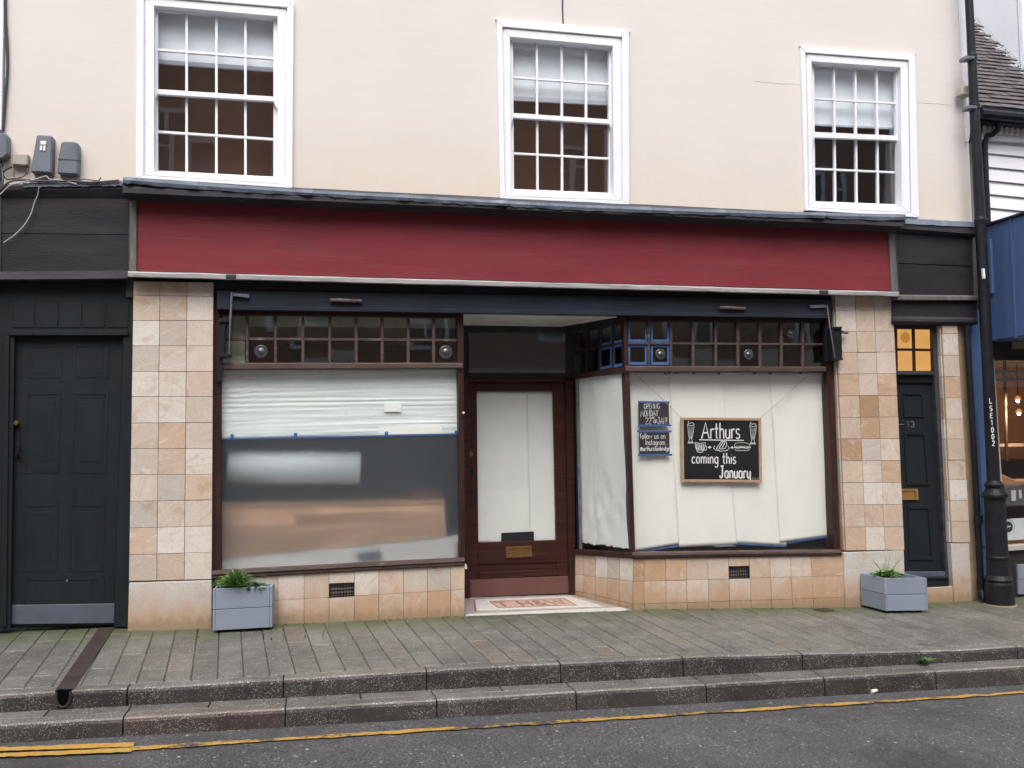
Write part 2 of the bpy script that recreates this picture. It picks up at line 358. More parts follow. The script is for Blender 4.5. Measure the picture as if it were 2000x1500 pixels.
# lead
def mat_lead():
    m, nt, b = newmat('lead_flashing'); v = coords(nt)
    c = ramp(nt, noise(nt, v, 6, 8, 0.65), [(0.3, (0.095, 0.115, 0.155)), (0.55, (0.145, 0.17, 0.215)), (0.75, (0.235, 0.265, 0.315))])
    nt.links.new(c, b.inputs['Base Color']); b.inputs['Roughness'].default_value = 0.65; b.inputs['Specular IOR Level'].default_value = 0.3
    bump(nt, b, noise(nt, coords(nt, (1, 1, 0.4)), 24, 5, 0.6), 0.5, 0.02); return m
M['lead'] = mat_lead()

# red fascia paint: streaky, faded, with brighter red showing through
def mat_red():
    m, nt, b = newmat('faded_red_paint'); v = coords(nt, (0.5, 1, 2.5), rnd=False)
    c = ramp(nt, noise(nt, v, 2.2, 8, 0.7), [(0.3, (0.155, 0.024, 0.032)), (0.55, (0.20, 0.031, 0.040)), (0.75, (0.19, 0.046, 0.050))])
    c = mix(nt, c, (0.24, 0.020, 0.033), fac=ramp(nt, noise(nt, coords(nt, (0.5, 1, 1.5), rnd=False), 1.9, 8, 0.7), [(0.54, g3(0)), (0.78, g3(0.6))]))
    c = mix(nt, c, (0.10, 0.045, 0.055), fac=ramp(nt, noise(nt, coords(nt, (0.3, 1, 3), rnd=False), 3.3, 9, 0.75), [(0.56, g3(0)), (0.72, g3(0.7))]))
    c = mix(nt, c, (0.26, 0.105, 0.115), fac=ramp(nt, noise(nt, coords(nt, (0.22, 1, 7), rnd=False), 3.0, 10, 0.75), [(0.56, g3(0)), (0.76, g3(0.55))]))
    c = mix(nt, c, (0.30, 0.19, 0.18), fac=ramp(nt, noise(nt, coords(nt, (0.5, 1, 3), rnd=False), 30, 8, 0.8), [(0.70, g3(0)), (0.76, g3(0.5))]))
    nt.links.new(c, b.inputs['Base Color']); b.inputs['Roughness'].default_value = 0.6; b.inputs['Specular IOR Level'].default_value = 0.2
    bump(nt, b, noise(nt, coords(nt, (0.3, 1, 4), rnd=False), 12, 8, 0.7), 0.10); return m
M['red'] = mat_red()

# speckled exposed-aggregate concrete for kerbs and pavers
def mat_agg(name, a, b_, speck, sc=150.0, thr=0.30, moss=0.0, wet=0.0):
    m, nt, b = newmat(name); v = coords(nt, rnd=False)
    c = ramp(nt, noise(nt, v, 5, 8, 0.7), [(0.3, a), (0.7, b_)])
    oi = nd(nt, 'ShaderNodeObjectInfo')
    c = mix(nt, c, ramp(nt, oi.outputs['Random'], [(0, (0.86, 0.85, 0.84)), (0.5, (1.0, 0.99, 0.97)), (0.9, (1.1, 1.1, 1.1)), (1, (1.15, 1.0, 0.93))]), f=1.0, blend='MULTIPLY')
    c = mix(nt, c, ramp(nt, noise(nt, v, 120, 4, 0.7), [(0.32, g3(0.62)), (0.68, g3(1.3))]), f=1.0, blend='MULTIPLY')
    c = mix(nt, c, ramp(nt, noise(nt, v, 1.6, 7, 0.7), [(0.34, g3(0.72)), (0.62, g3(1.14))]), f=1.0, blend='MULTIPLY')
    vo = nd(nt, 'ShaderNodeTexVoronoi'); vo.inputs['Scale'].default_value = sc; nt.links.new(v, vo.inputs['Vector'])
    sz = nd(nt, 'ShaderNodeSeparateColor'); nt.links.new(vo.outputs['Color'], sz.inputs[0])
    th = nd(nt, 'ShaderNodeMath', operation='MULTIPLY'); th.inputs[1].default_value = thr; nt.links.new(sz.outputs[0], th.inputs[0])
    clump = nd(nt, 'ShaderNodeMath', operation='MULTIPLY'); nt.links.new(th.outputs[0], clump.inputs[0])
    nt.links.new(ramp(nt, noise(nt, v, 11, 4, 0.6), [(0.35, g3(0.55)), (0.65, g3(1.35))]), clump.inputs[1])
    lt = nd(nt, 'ShaderNodeMath', operation='LESS_THAN'); nt.links.new(vo.outputs['Distance'], lt.inputs[0]); nt.links.new(clump.outputs[0], lt.inputs[1])
    cw = nd(nt, 'ShaderNodeMath', operation='GREATER_THAN'); cw.inputs[1].default_value = 0.55; nt.links.new(sz.outputs[1], cw.inputs[0])
    sp = nd(nt, 'ShaderNodeMath', operation='MULTIPLY'); nt.links.new(lt.outputs[0], sp.inputs[0]); nt.links.new(cw.outputs[0], sp.inputs[1])
    c = mix(nt, c, speck, fac=sp.outputs[0])
    if moss:
        g = nd(nt, 'ShaderNodeNewGeometry'); sx = nd(nt, 'ShaderNodeSeparateXYZ'); nt.links.new(g.outputs['Position'], sx.inputs[0])
        nz = nd(nt, 'ShaderNodeMath', operation='MULTIPLY_ADD'); nz.inputs[1].default_value = 0.9; nt.links.new(noise(nt, v, 3.0, 8, 0.7), nz.inputs[0]); nt.links.new(sx.outputs[1], nz.inputs[2])
        c = mix(nt, c, (0.066, 0.080, 0.036), fac=ramp(nt, nz.outputs[0], [(0.0, g3(0)), (0.48, g3(moss))]))
    nt.links.new(c, b.inputs['Base Color'])
    nt.links.new(ramp(nt, noise(nt, v, 4, 5), [(0.3, g3(0.46 - wet)), (0.7, g3(0.80 - wet))]), b.inputs['Roughness'])
    bump(nt, b, noise(nt, v, 130, 6, 0.7), 0.5, 0.006)
    return m
M['paver'] = mat_agg('speckled_paver', (0.105, 0.101, 0.090), (0.155, 0.149, 0.134), (0.34, 0.33, 0.305), 150, 0.55, 0.9, 0.1)
M['step'] = mat_agg('speckled_step', (0.095, 0.089, 0.080), (0.135, 0.127, 0.115), (0.36, 0.345, 0.32), 150, 0.55, 0.0, 0.1)
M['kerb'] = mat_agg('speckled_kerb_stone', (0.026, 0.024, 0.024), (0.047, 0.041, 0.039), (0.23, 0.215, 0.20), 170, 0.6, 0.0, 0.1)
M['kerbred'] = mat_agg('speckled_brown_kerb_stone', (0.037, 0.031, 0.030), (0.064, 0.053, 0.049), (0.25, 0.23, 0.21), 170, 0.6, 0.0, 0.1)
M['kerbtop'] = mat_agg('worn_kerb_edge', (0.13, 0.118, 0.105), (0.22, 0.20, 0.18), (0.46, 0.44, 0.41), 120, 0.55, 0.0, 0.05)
M['joint'] = plain('dark_joint', (0.048, 0.047, 0.036), 0.95, 0.4, 14, 90, 0.6)
def mat_road():
    m, nt, b = newmat('asphalt'); v = coords(nt, rnd=False)
    c = ramp(nt, noise(nt, v, 1.1, 8, 0.65), [(0.3, (0.066, 0.065, 0.068)), (0.7, (0.100, 0.099, 0.101))])
    c = mix(nt, c, ramp(nt, noise(nt, v, 95, 5, 0.75), [(0.34, g3(0.30)), (0.66, g3(1.7))]), f=1.0, blend='MULTIPLY')
    for sc, thr, sel, colr in ((55, 0.45, 0.84, (0.30, 0.29, 0.28)), (20, 0.22, 0.86, (0.52, 0.51, 0.49)), (90, 0.5, 0.62, (0.19, 0.187, 0.185)), (75, 0.5, 0.6, (0.018, 0.018, 0.019))):
        vo = nd(nt, 'ShaderNodeTexVoronoi'); vo.inputs['Scale'].default_value = sc; nt.links.new(v, vo.inputs['Vector'])
        s = nd(nt, 'ShaderNodeSeparateColor'); nt.links.new(vo.outputs['Color'], s.inputs[0])
        th = nd(nt, 'ShaderNodeMath', operation='MULTIPLY'); th.inputs[1].default_value = thr; nt.links.new(s.outputs[0], th.inputs[0])
        lt = nd(nt, 'ShaderNodeMath', operation='LESS_THAN'); nt.links.new(vo.outputs['Distance'], lt.inputs[0]); nt.links.new(th.outputs[0], lt.inputs[1])
        gt = nd(nt, 'ShaderNodeMath', operation='GREATER_THAN'); gt.inputs[1].default_value = sel; nt.links.new(s.outputs[1], gt.inputs[0])
        mu = nd(nt, 'ShaderNodeMath', operation='MULTIPLY'); nt.links.new(lt.outputs[0], mu.inputs[0]); nt.links.new(gt.outputs[0], mu.inputs[1])
        c = mix(nt, c, colr, fac=mu.outputs[0])
    # damp oily patch by the right, and one at the left under the double line
    g = nd(nt, 'ShaderNodeNewGeometry')
    for cx, cy, rr in ((3.15, -2.95, 0.55), (-1.3, -2.25, 0.5)):
        d = nd(nt, 'ShaderNodeVectorMath', operation='DISTANCE'); d.inputs[1].default_value = (cx, cy, -0.24 if cx > 0 else -0.12); nt.links.new(g.outputs['Position'], d.inputs[0])
        nz = nd(nt, 'ShaderNodeMath', operation='MULTIPLY_ADD'); nz.inputs[1].default_value = 0.9; nt.links.new(noise(nt, v, 5, 6, 0.7), nz.inputs[0]); nt.links.new(d.outputs['Value'], nz.inputs[2])
        f = ramp(nt, nz.outputs[0], [(rr, g3(0.6)), (rr + 0.35, g3(0))])
        c = mix(nt, c, (0.022, 0.020, 0.019), fac=f)
    nt.links.new(c, b.inputs['Base Color'])
    nt.links.new(ramp(nt, noise(nt, v, 2.2, 5), [(0.35, g3(0.30)), (0.7, g3(0.68))]), b.inputs['Roughness'])
    bump(nt, b, noise(nt, v, 85, 6, 0.75), 0.9, 0.012); return m
M['road'] = mat_road()
def mat_line(name, thr):
    """worn thermoplastic: flakes away where the noise is high"""
    m, nt, b = newmat(name); v = coords(nt, rnd=False)
    c = ramp(nt, noise(nt, v, 30, 6, 0.7), [(0.3, (0.36, 0.205, 0.04)), (0.7, (0.46, 0.275, 0.065))])
    c = mix(nt, c, (0.05, 0.047, 0.045), fac=ramp(nt, mix(nt, noise(nt, v, 30, 9, 0.8), noise(nt, v, 5, 4, 0.6), f=0.45), [(thr, g3(0)), (thr + 0.045, g3(1))]))
    nt.links.new(c, b.inputs['Base Color']); b.inputs['Roughness'].default_value = 0.6
    bump(nt, b, noise(nt, v, 90, 6, 0.7), 0.5, 0.006); return m
M['yellow'] = mat_line('yellow_road_paint', 0.60); M['yellowworn'] = mat_line('worn_yellow_road_paint', 0.493)

def mat_paper(name, a, b_, bst=0.3, bs=7):
    m, nt, b = newmat(name); v = coords(nt)
    nt.links.new(ramp(nt, noise(nt, v, 3, 4), [(0.3, a), (0.7, b_)]), b.inputs['Base Color']); b.inputs['Roughness'].default_value = 0.8
    bump(nt, b, noise(nt, v, bs, 3, 0.5, 0.8), bst, 0.02); return m
M['paper'] = mat_paper('cream_lining_paper', (0.83, 0.81, 0.765), (0.86, 0.845, 0.805), 0.15)
M['paperdoor'] = mat_paper('white_lining_paper', (0.70, 0.71, 0.69), (0.76, 0.77, 0.745), 0.25)
M['plastic'] = mat_paper('white_dust_sheet', (0.72, 0.77, 0.775), (0.78, 0.825, 0.825), 0.12, 20)
M['patch'] = mat_paper('white_paper_patch', (0.84, 0.86, 0.84), (0.87, 0.88, 0.86), 0.05)

def mat_glass(name, tint=(1, 1, 1), wob=0.0, refl=1.0):
    """thin window pane: clear with mirror reflections that follow the angle"""
    m = bpy.data.materials.new(name); m.use_nodes = True; nt = m.node_tree; nt.nodes.clear()
    out = nd(nt, 'ShaderNodeOutputMaterial'); mx = nd(nt, 'ShaderNodeMixShader'); tr = nd(nt, 'ShaderNodeBsdfTransparent'); gl = nd(nt, 'ShaderNodeBsdfGlossy')
    tr.inputs[0].default_value = (*tint, 1); gl.inputs['Roughness'].default_value = 0.01
    lw = nd(nt, 'ShaderNodeLayerWeight'); lw.inputs[0].default_value = 0.5          # Schlick: the same from both faces of the pane
    pw = nd(nt, 'ShaderNodeMath', operation='POWER'); pw.inputs[1].default_value = 5.0; nt.links.new(lw.outputs['Facing'], pw.inputs[0])
    k = nd(nt, 'ShaderNodeMath', operation='MULTIPLY_ADD'); k.inputs[1].default_value = 0.9; k.inputs[2].default_value = 0.04 * refl; nt.links.new(pw.outputs[0], k.inputs[0])
    if wob:
        bn = nd(nt, 'ShaderNodeBump'); bn.inputs['Strength'].default_value = wob; bn.inputs['Distance'].default_value = 0.02
        nt.links.new(noise(nt, coords(nt), 2.5, 2, 0.4), bn.inputs['Height']); nt.links.new(bn.outputs[0], gl.inputs['Normal'])
    nt.links.new(k.outputs[0], mx.inputs[0]); nt.links.new(tr.outputs[0], mx.inputs[1]); nt.links.new(gl.outputs[0], mx.inputs[2]); nt.links.new(mx.outputs[0], out.inputs[0])
    return m
M['glass'] = mat_glass('shop_glass', (0.983, 0.99, 0.986), 0.03, 1.1)
M['sashglass'] = mat_glass('sash_glass', (0.985, 0.99, 0.995), 0.035, 1.7)
M['oldglass'] = mat_glass('old_transom_glass', (0.93, 0.965, 0.945), 0.08, 1.6)
def mat_frost():
    m = bpy.data.materials.new('frosted_film'); m.use_nodes = True; nt = m.node_tree; nt.nodes.clear()
    out = nd(nt, 'ShaderNodeOutputMaterial'); g = nd(nt, 'ShaderNodeBsdfGlass', distribution='MULTI_GGX'); g.inputs['IOR'].default_value = 1.22; g.inputs['Roughness'].default_value = 0.43
    g.inputs[0].default_value = (0.97, 0.985, 1.0, 1)
    df = nd(nt, 'ShaderNodeBsdfDiffuse'); df.inputs[0].default_value = (0.40, 0.46, 0.52, 1); mx = nd(nt, 'ShaderNodeMixShader'); mx.inputs[0].default_value = 0.085
    nt.links.new(g.outputs[0], mx.inputs[1]); nt.links.new(df.outputs[0], mx.inputs[2]); nt.links.new(mx.outputs[0], out.inputs[0]); return m
M['frost'] = mat_frost()
def mat_emit(name, col, s, mottled=False):
    m = bpy.data.materials.new(name); m.use_nodes = True; nt = m.node_tree; nt.nodes.clear()
    out = nd(nt, 'ShaderNodeOutputMaterial'); e = nd(nt, 'ShaderNodeEmission'); e.inputs[1].default_value = s
    if mottled:
        nt.links.new(ramp(nt, noise(nt, coords(nt), 5, 3), [(0.3, col), (0.7, tuple(min(1, c * 1.25) for c in col))]), e.inputs[0])
    else: e.inputs[0].default_value = (*col, 1)
    nt.links.new(e.outputs[0], out.inputs[0]); return m
M['amber'] = mat_emit('lit_amber_glass', (0.70, 0.37, 0.115), 0.42, True)
M['bulb'] = mat_emit('lamp_bulb', (1.0, 0.60, 0.28), 520.0)
M['bulbsoft'] = mat_emit('lamp_shade_glow', (1.0, 0.36, 0.10), 0.35)
def mat_bull():
    m, nt, b = newmat('bullseye_glass'); b.inputs['Base Color'].default_value = (0.05, 0.055, 0.06, 1); b.inputs['Roughness'].default_value = 0.04
    b.inputs['Specular IOR Level'].default_value = 0.9
    return m
M['bull'] = mat_bull()
def mat_brick(name, c1, c2, mort, sc):
    m, nt, b = newmat(name); g = nd(nt, 'ShaderNodeNewGeometry'); sx = nd(nt, 'ShaderNodeSeparateXYZ'); cb = nd(nt, 'ShaderNodeCombineXYZ')
    nt.links.new(g.outputs['Position'], sx.inputs[0]); nt.links.new(sx.outputs[0], cb.inputs[0]); nt.links.new(sx.outputs[2], cb.inputs[1])
    br = nd(nt, 'ShaderNodeTexBrick'); br.inputs['Scale'].default_value = sc; br.inputs['Color1'].default_value = (*c1, 1); br.inputs['Color2'].default_value = (*c2, 1); br.inputs['Mortar'].default_value = (*mort, 1)
    br.inputs['Mortar Size'].default_value = 0.012; br.inputs['Brick Width'].default_value = 0.225 ; br.inputs['Row Height'].default_value = 0.075
    nt.links.new(cb.outputs[0], br.inputs['Vector'])
    nt.links.new(br.outputs['Color'], b.inputs['Base Color']); b.inputs['Roughness'].default_value = 0.9; return m
M['brickopp'] = mat_brick('red_brick', (0.45, 0.25, 0.16), (0.38, 0.20, 0.125), (0.36, 0.30, 0.24), 1.0)
M['rooftile'] = plain('grey_brown_roof_tile', (0.105, 0.092, 0.095), 0.85, 0.45, 9, 60, 0.5, wear=(0.22, 0.20, 0.19), wear_at=0.62, wear_scale=12)
M['awning'] = plain('blue_canvas', (0.062, 0.118, 0.262), 0.75, 0.06, 1.2, 300, 0.1)
M['cafe'] = plain('cafe_brown_wall', (0.42, 0.23, 0.14), 0.9, 0.25, 2.5)
M['cafedark'] = plain('cafe_dark_counter', (0.02, 0.017, 0.016), 0.6, 0.3)
M['poster'] = plain('pale_poster', (0.52, 0.56, 0.56), 0.7, 0.05)

# ------------------------------------------------------------------ ground levels
GX = [-1.269, -0.705, -0.237, 1.196, 2.62, 4.525, 5.714, 6.338]
GZ = [0.100, 0.082, 0.082, 0.067, 0.038, -0.046, -0.056, -0.060]
def gz(x, y):
    z = interp(x, GX, GZ)
    if x < GX[0]: z = GZ[0] + (GX[0] - x) * 0.012
    if x > GX[-1]: z = GZ[-1] - (x - GX[-1]) * 0.02
    return z + 0.02 * y
def k1y(x): return -1.477 - 0.00039 * x
def k1b(x): return -0.0584 - 0.0219 * x
def k2y(x): return -1.7015 + 0.0074 * x
def g2(x, y): return k1b(x) + 0.01 * (y - k1y(x))
def g3r(x, y): return -0.160 - 0.0267 * x - 0.01 * (y - k2y(x))
def ground(px, py, fn=gz):
    d = ray(px, py); lo = 0.6 / d.y; hi = 9.0 / d.y
    for _ in range(50):
        m_ = (lo + hi) / 2; P = CAM + d * m_
        if P.z > fn(P.x, P.y): lo = m_
        else: hi = m_
    return CAM + d * lo

# ------------------------------------------------------------------ SETTING: road, markings, kerbs, pavement
bm = NB()
xs = [-260, -60, -20, -8, -3, 0, 3, 6, 10, 20, 60, 260]; ys = [260, 60, 10, -1, -1.72, -3, -5, -9, -20, -60, -260]
vv = [[bm.verts.new((x, y, g3r(max(-60, min(60, x)), max(-30, min(10, y))) - 0.004)) for x in xs] for y in ys]
for j in range(len(ys) - 1):
    for i in range(len(xs) - 1): bm.faces.new((vv[j][i], vv[j + 1][i], vv[j + 1][i + 1], vv[j][i + 1]))
link('road', bm, M['road'], kind='structure')

def stripe(pts_up, pts_lo, z=0.004):
    bm = NB(); rows = []
    for a, b in zip(pts_up, pts_lo):
        A, B = ground(*a, fn=g3r), ground(*b, fn=g3r)
        rows.append([bm.verts.new(A + Vector((0, 0, z))), bm.verts.new(B + Vector((0, 0, z)))])
    for r, s in zip(rows, rows[1:]): bm.faces.new((r[0], r[1], s[1], s[0]))
    return bm
def dens(a, b, n, jit=0.0):
    return [(lerp(a[0], b[0], i / n), lerp(a[1], b[1], i / n) + random.uniform(-jit, jit)) for i in range(n + 1)]
link('yellow_line', stripe(dens((255, 1460.5), (2060, 1347.5), 110, 1.1), dens((255, 1466.8), (2060, 1351.3), 110, 1.1)), M['yellowworn'], kind='structure')
link('yellow_line', stripe(dens((-60, 1464.5), (262, 1452.5), 24, 0.9), dens((-60, 1472), (261, 1461), 24, 0.7), 0.008), M['yellow'], kind='structure')
link('yellow_line', stripe(dens((-60, 1476.5), (259, 1463), 24, 0.7), dens((-60, 1483.5), (256, 1471.5), 24, 0.9), 0.008), M['yellow'], kind='structure')

bm = NB()
gx = [-14, -6, -3, -2] + GX[:] + [8, 12, 20]
top = [[bm.verts.new((x, y, gz(x, y) - dz)) for x in gx] for y, dz in ((1.2, 0.2), (0.03, 0.2), (0.0, 0.006), (-0.7, 0.006), (k1y(0) + 0.10, 0.006))]
for j in range(4):
    for i in range(len(gx) - 1): bm.faces.new((top[j][i], top[j + 1][i], top[j + 1][i + 1], top[j][i + 1]))
pav = link('pavement', bm, M['joint'], kind='structure')

SK = -0.0855                                        # the pavers run a few degrees off square
def slabquad(x0, x1, ya, yb, fn, h=0.05, bev=0.004, lift=0.0, gap=0.0034, skew=SK):
    """one paving stone; x0,x1 measured at y=0"""
    ya, yb = ya - gap * 0.35, yb + gap * 0.35
    P = []
    for x, y in ((x0 + gap, yb), (x1 - gap, yb), (x1 - gap, ya), (x0 + gap, ya)):
        xx = x + skew * y; P.append(Vector((xx, y, fn(xx, y) + lift + random.uniform(-0.0012, 0.0012))))
    bm = NB(); prism(bm, P, Vector((0, 0, -h)), bev); return bm
PW = 0.1521
ncol = 0
for i in range(-26, 58):
    x0 = -1.258 - SK * 0 + i * PW; x1 = x0 + PW
    ybase = 0.35 if x1 < -1.1 else (-0.004 if 1.17 < x0 + 0.1 < 2.66 else 0.05)
    off = random.choice((0.0, 0.16, 0.31)) + random.uniform(-0.03, 0.03)
    cuts = [ybase]
    y = -0.02 - off * 0.6
    while y > k1y(x0) + 0.14 + 0.18:
        cuts.append(y); y -= random.choice((0.46, 0.46, 0.61))
    cuts.append(k1y(x0) + 0.112)
    for a, b in zip(cuts, cuts[1:]):
        if a - b < 0.03: continue
        xm = (x0 + x1) / 2 + SK * (a + b) / 2
        link('paver', slabquad(x0, x1, a, b, gz, lift=random.uniform(-0.0015, 0.0015)), M['paver'], pav)
# kerb stones of the upper pavement and of the lower step
kerb = link('kerb', (lambda b: (box(b, (-14, -1.40, -1.0), (20, -1.385, -0.75)), b)[1])(NB()), M['joint'], kind='structure')
def kstone(x0, x1, yf, topf, botf, w, mat, top_mat, parent):
    bm = NB(); g_ = 0.004; xs_ = [x0 + g_, x1 - g_]
    n = 8; prof = []
    for s in range(n + 1):
        x = lerp(xs_[0], xs_[1], s / n); y = yf(x); zt = topf(x, y); zb = botf(x) - 0.15; j = random.uniform(-0.0016, 0.0016)
        prof.append([bm.verts.new(p) for p in (Vector((x, y + w, zt)), Vector((x, y + 0.022, zt + j)), Vector((x, y + 0.006, zt - 0.007 + j)), Vector((x, y + j, zt - 0.022)), Vector((x, y, zb)), Vector((x, y + w, zb)))])
    for A, B in zip(prof, prof[1:]):
        for i in range(6):
            f = bm.faces.new((A[i], A[(i + 1) % 6], B[(i + 1) % 6], B[i])); f.material_index = {0: 2, 1: 1}.get(i, 0)
    bm.faces.new(prof[0]); bm.faces.new(prof[-1][::-1])
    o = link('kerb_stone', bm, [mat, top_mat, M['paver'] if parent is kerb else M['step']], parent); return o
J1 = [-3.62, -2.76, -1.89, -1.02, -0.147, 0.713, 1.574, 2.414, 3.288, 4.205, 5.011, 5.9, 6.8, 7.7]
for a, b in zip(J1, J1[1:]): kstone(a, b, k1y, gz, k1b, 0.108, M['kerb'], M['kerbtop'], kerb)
step = link('step', (lambda b: (box(b, (-14, -1.58, -1.2), (20, -1.50, -0.9)), b)[1])(NB()), M['joint'], kind='structure')
J2 = [-3.6, -2.74, -1.87, -0.998, -0.13, 0.746, 1.613, 2.481, 3.328, 4.177, 5.03, 5.9, 6.8, 7.7]
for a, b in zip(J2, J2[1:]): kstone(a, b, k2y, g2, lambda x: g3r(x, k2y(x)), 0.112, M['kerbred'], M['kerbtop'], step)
for i in range(len(J2) * 2 - 2):                    # tread stones between the two kerbs
    a = J2[0] + i * 0.434; b = a + 0.434
    bm = NB(); P = [Vector((a + .004, k2y(a) + 0.115, g2(a, k2y(a) + 0.115))), Vector((b - .004, k2y(b) + 0.115, g2(b, k2y(b) + .115))), Vector((b - .004, k1y(b) - .002, g2(b, k1y(b)))), Vector((a + .004, k1y(a) - .002, g2(a, k1y(a))))]
    prism(bm, P, Vector((0, 0, -0.08)), 0.003); link('paver', bm, M['step'], step)

# iron channel across the pavement, draining through the kerb
ch = thing('drain_channel', 'rusty brown iron drain channel crossing the pavement below the dark left door', 'drain', (-1.40, -0.7, gz(-1.4, -0.7)))
bm = NB(); P = [ground(388 / 2 + 1, 1224), ground(455 / 2 - 2, 1224), ground(278 / 2 + 5, 1347), ground(222 / 2 - 3, 1350)]
P = [p + Vector((0, 0, 0.006)) for p in P]; prism(bm, P, Vector((0, 0, -0.03))); 
M['chan'] = plain('rusty_iron_channel', (0.035, 0.024, 0.021), 0.6, 0.35, 8, 90, 0.5)
link('cover', bm, M['chan'], ch)
c0 = at(123, 1363, k1y(-1.4) - 0.002)
bm = NB(); pq(bm, [(110, 1349), (138, 1348), (137, 1366), (131, 1377), (122, 1380), (114, 1376), (110, 1366)], k1y(-1.4) - 0.008, 0.03); link('outlet', bm, M['void'], ch)  # near-black plate, the shade inside the mouth put into its colour
bm = NB(); tube(bm, [at(x, y, k1y(-1.4) - 0.010) for x, y in ((110, 1352), (110, 1366), (114, 1377), (122, 1381.5), (131, 1378), (137, 1366), (138, 1351))], 0.007, 6); link('outlet_rim', bm, M['chan'], ch)
# small inspection cover by the right stall riser
bm = NB(); P = [ground(x, y) + Vector((0, 0, 0.006)) for x, y in ((1588, 1191), (1608, 1188), (1631, 1192.5), (1611, 1196))]; prism(bm, P, Vector((0, 0, -0.02)), 0.002)
o = tag(link('drain_cover', bm, M['chan']), 'small dark metal cover set in the pavement before the right stall riser', 'cover')
# weeds and litter
def weed(name, base, n, h, mat, label, spread=0.5, w=0.006, kindof='weed'):
    bm = NB()
    for i in range(n):
        a = random.uniform(0, 6.28); l = h * random.uniform(0.5, 1.0); lean = random.uniform(0.15, spread) * l
        d = Vector((math.cos(a), math.sin(a), 0)); s = Vector((-d.y, d.x, 0)) * w * random.uniform(0.6, 1.3); pr = None
        for k in range(5):
            t = k / 4; c = base + d * lean * t * t * 1.4 + Vector((0, 0, l * (t - 0.28 * t * t * (spread)))); ww = s * math.sin(math.pi * min(0.96, 0.12 + 0.86 * t))
            q = [bm.verts.new(c - ww), bm.verts.new(c + ww)]
            if pr: bm.faces.new((pr[0], pr[1], q[1], q[0]))
            pr = q
    return bm
o = link('weed', weed('weed', (lambda p: Vector((p.x, k1y(p.x) - .022, g2(p.x, k1y(p.x)))))(ground(1789, 1292, g2)), 46, 0.095, M['leaf'], '', 1.2, 0.0055), M['leaf']); tag(o, 'small green weed sprouting from a joint at the foot of the upper kerb', 'weed')
bm = NB(); tube(bm, [ground(1705, 1354, g3r) + Vector((-0.01, 0, 0.012)), ground(1709, 1353, g3r) + Vector((0.014, 0, 0.014))], [0.013, 0.010], 8); tag(link('paper_cup_lid', bm, M['tin']), 'scrap of white litter lying in the gutter below the right planter', 'litter')
# moss in the joints, grass-like tufts
bm = NB()
for i in range(150):
    px = random.choice((427, 386, 554, 530, 632, 596, 515)) + random.uniform(-2, 2) if i < 60 else random.uniform(540, 1640)
    p = at(px, 1215, 0.0) if i >= 60 else ground(px, random.uniform(1226, 1250))
    if i >= 60: p = Vector((p.x, -0.006 + random.uniform(-0.02, 0.0), gz(p.x, 0)))
    if 1.15 < p.x < 2.65 and i >= 60: continue
    if 4.45 < p.x: continue
    for k in range(3):
        a = random.uniform(0, 6.28); d = Vector((math.cos(a), math.sin(a) * 0.5, 0)); h = random.uniform(0.004, 0.013)
        q = [p + d * 0.006, p - d * 0.006, p + d * 0.003 + Vector((0, -0.004, h))]
        bm.faces.new([bm.verts.new(v) for v in q])
o = link('moss', bm, M['moss'], kind='stuff')

# ------------------------------------------------------------------ SHOP BUILDING
B = thing('shop_building', 'old shop building with cream rendered wall above a long red fascia and papered windows', 'building', (1.7, 0.1, 0.0))
# --- sash windows: measured corners of each, so every old frame keeps its own lean
WIN = [
 dict(out=[(267, -22), (574, 2), (571, 368), (265, 348)], inn=[(301, 11), (542, 32), (542, 352), (301, 336)], gl=[(308, 20), (534, 37), (534, 345), (308, 333)],
      vb=[364.3, 422.5, 479.3], hu=(96.5, 113.5), mr=((174, 183), (188.5, 198)), hl=(256.8, 271.5), blind=(116, 134), rail=8),
 dict(out=[(971, 38), (1228.5, 60), (1230, 400), (977, 389)], inn=[(996, 72), (1197, 90), (1199, 383), (999, 376)], gl=[(1002, 79), (1189.5, 94), (1189.5, 376.5), (1004, 369)],
      vb=[1048.7, 1097.2, 1144.8], hu=(150.5, 164), mr=((220.5, 229), (233, 242)), hl=(299, 309.5), blind=(188, 199), rail=8),
 dict(out=[(1565, 90), (1787.5, 107), (1795.5, 425), (1573.5, 411)], inn=[(1585.5, 120), (1759.5, 132), (1762, 406), (1588, 400)], gl=[(1590, 126), (1750, 137), (1752.5, 399), (1592.5, 393)],
      vb=[1629.3, 1671.2, 1713], hu=(192, 201.5), mr=((257.5, 268), (265, 274)), hl=(329.3, 336.5), blind=(242, 251), rail=3),
]
# wall: one slab with three openings
def op(wd):
    P = [at(*p, 0.0) for p in wd['inn']]; x0 = min(P[0].x, P[3].x); x1 = max(P[1].x, P[2].x); z0 = min(P[2].z, P[3].z); z1 = max(P[0].z, P[1].z)
    return (x0 - 0.012, x1 + 0.012, z0 - 0.012, z1 + 0.012)
ops = [op(w) for w in WIN]
xr = at(1893, 300, 0).x; xl = at(9, 200, 0).x; zb = at(1000, 540, 0).z; zt = 7.4
bx = sorted([xl, xr] + [v for o_ in ops for v in o_[:2]]); bz = sorted([zb, zt] + [v for o_ in ops for v in o_[2:]])
bm = NB()
def inop(x, z): return any(o_[0] < x < o_[1] and o_[2] < z < o_[3] for o_ in ops)
gv = {}
def vtx(x, z, y):
    k = (round(x, 4), round(z, 4), y)
    if k not in gv: gv[k] = bm.verts.new((x, y, z))
    return gv[k]
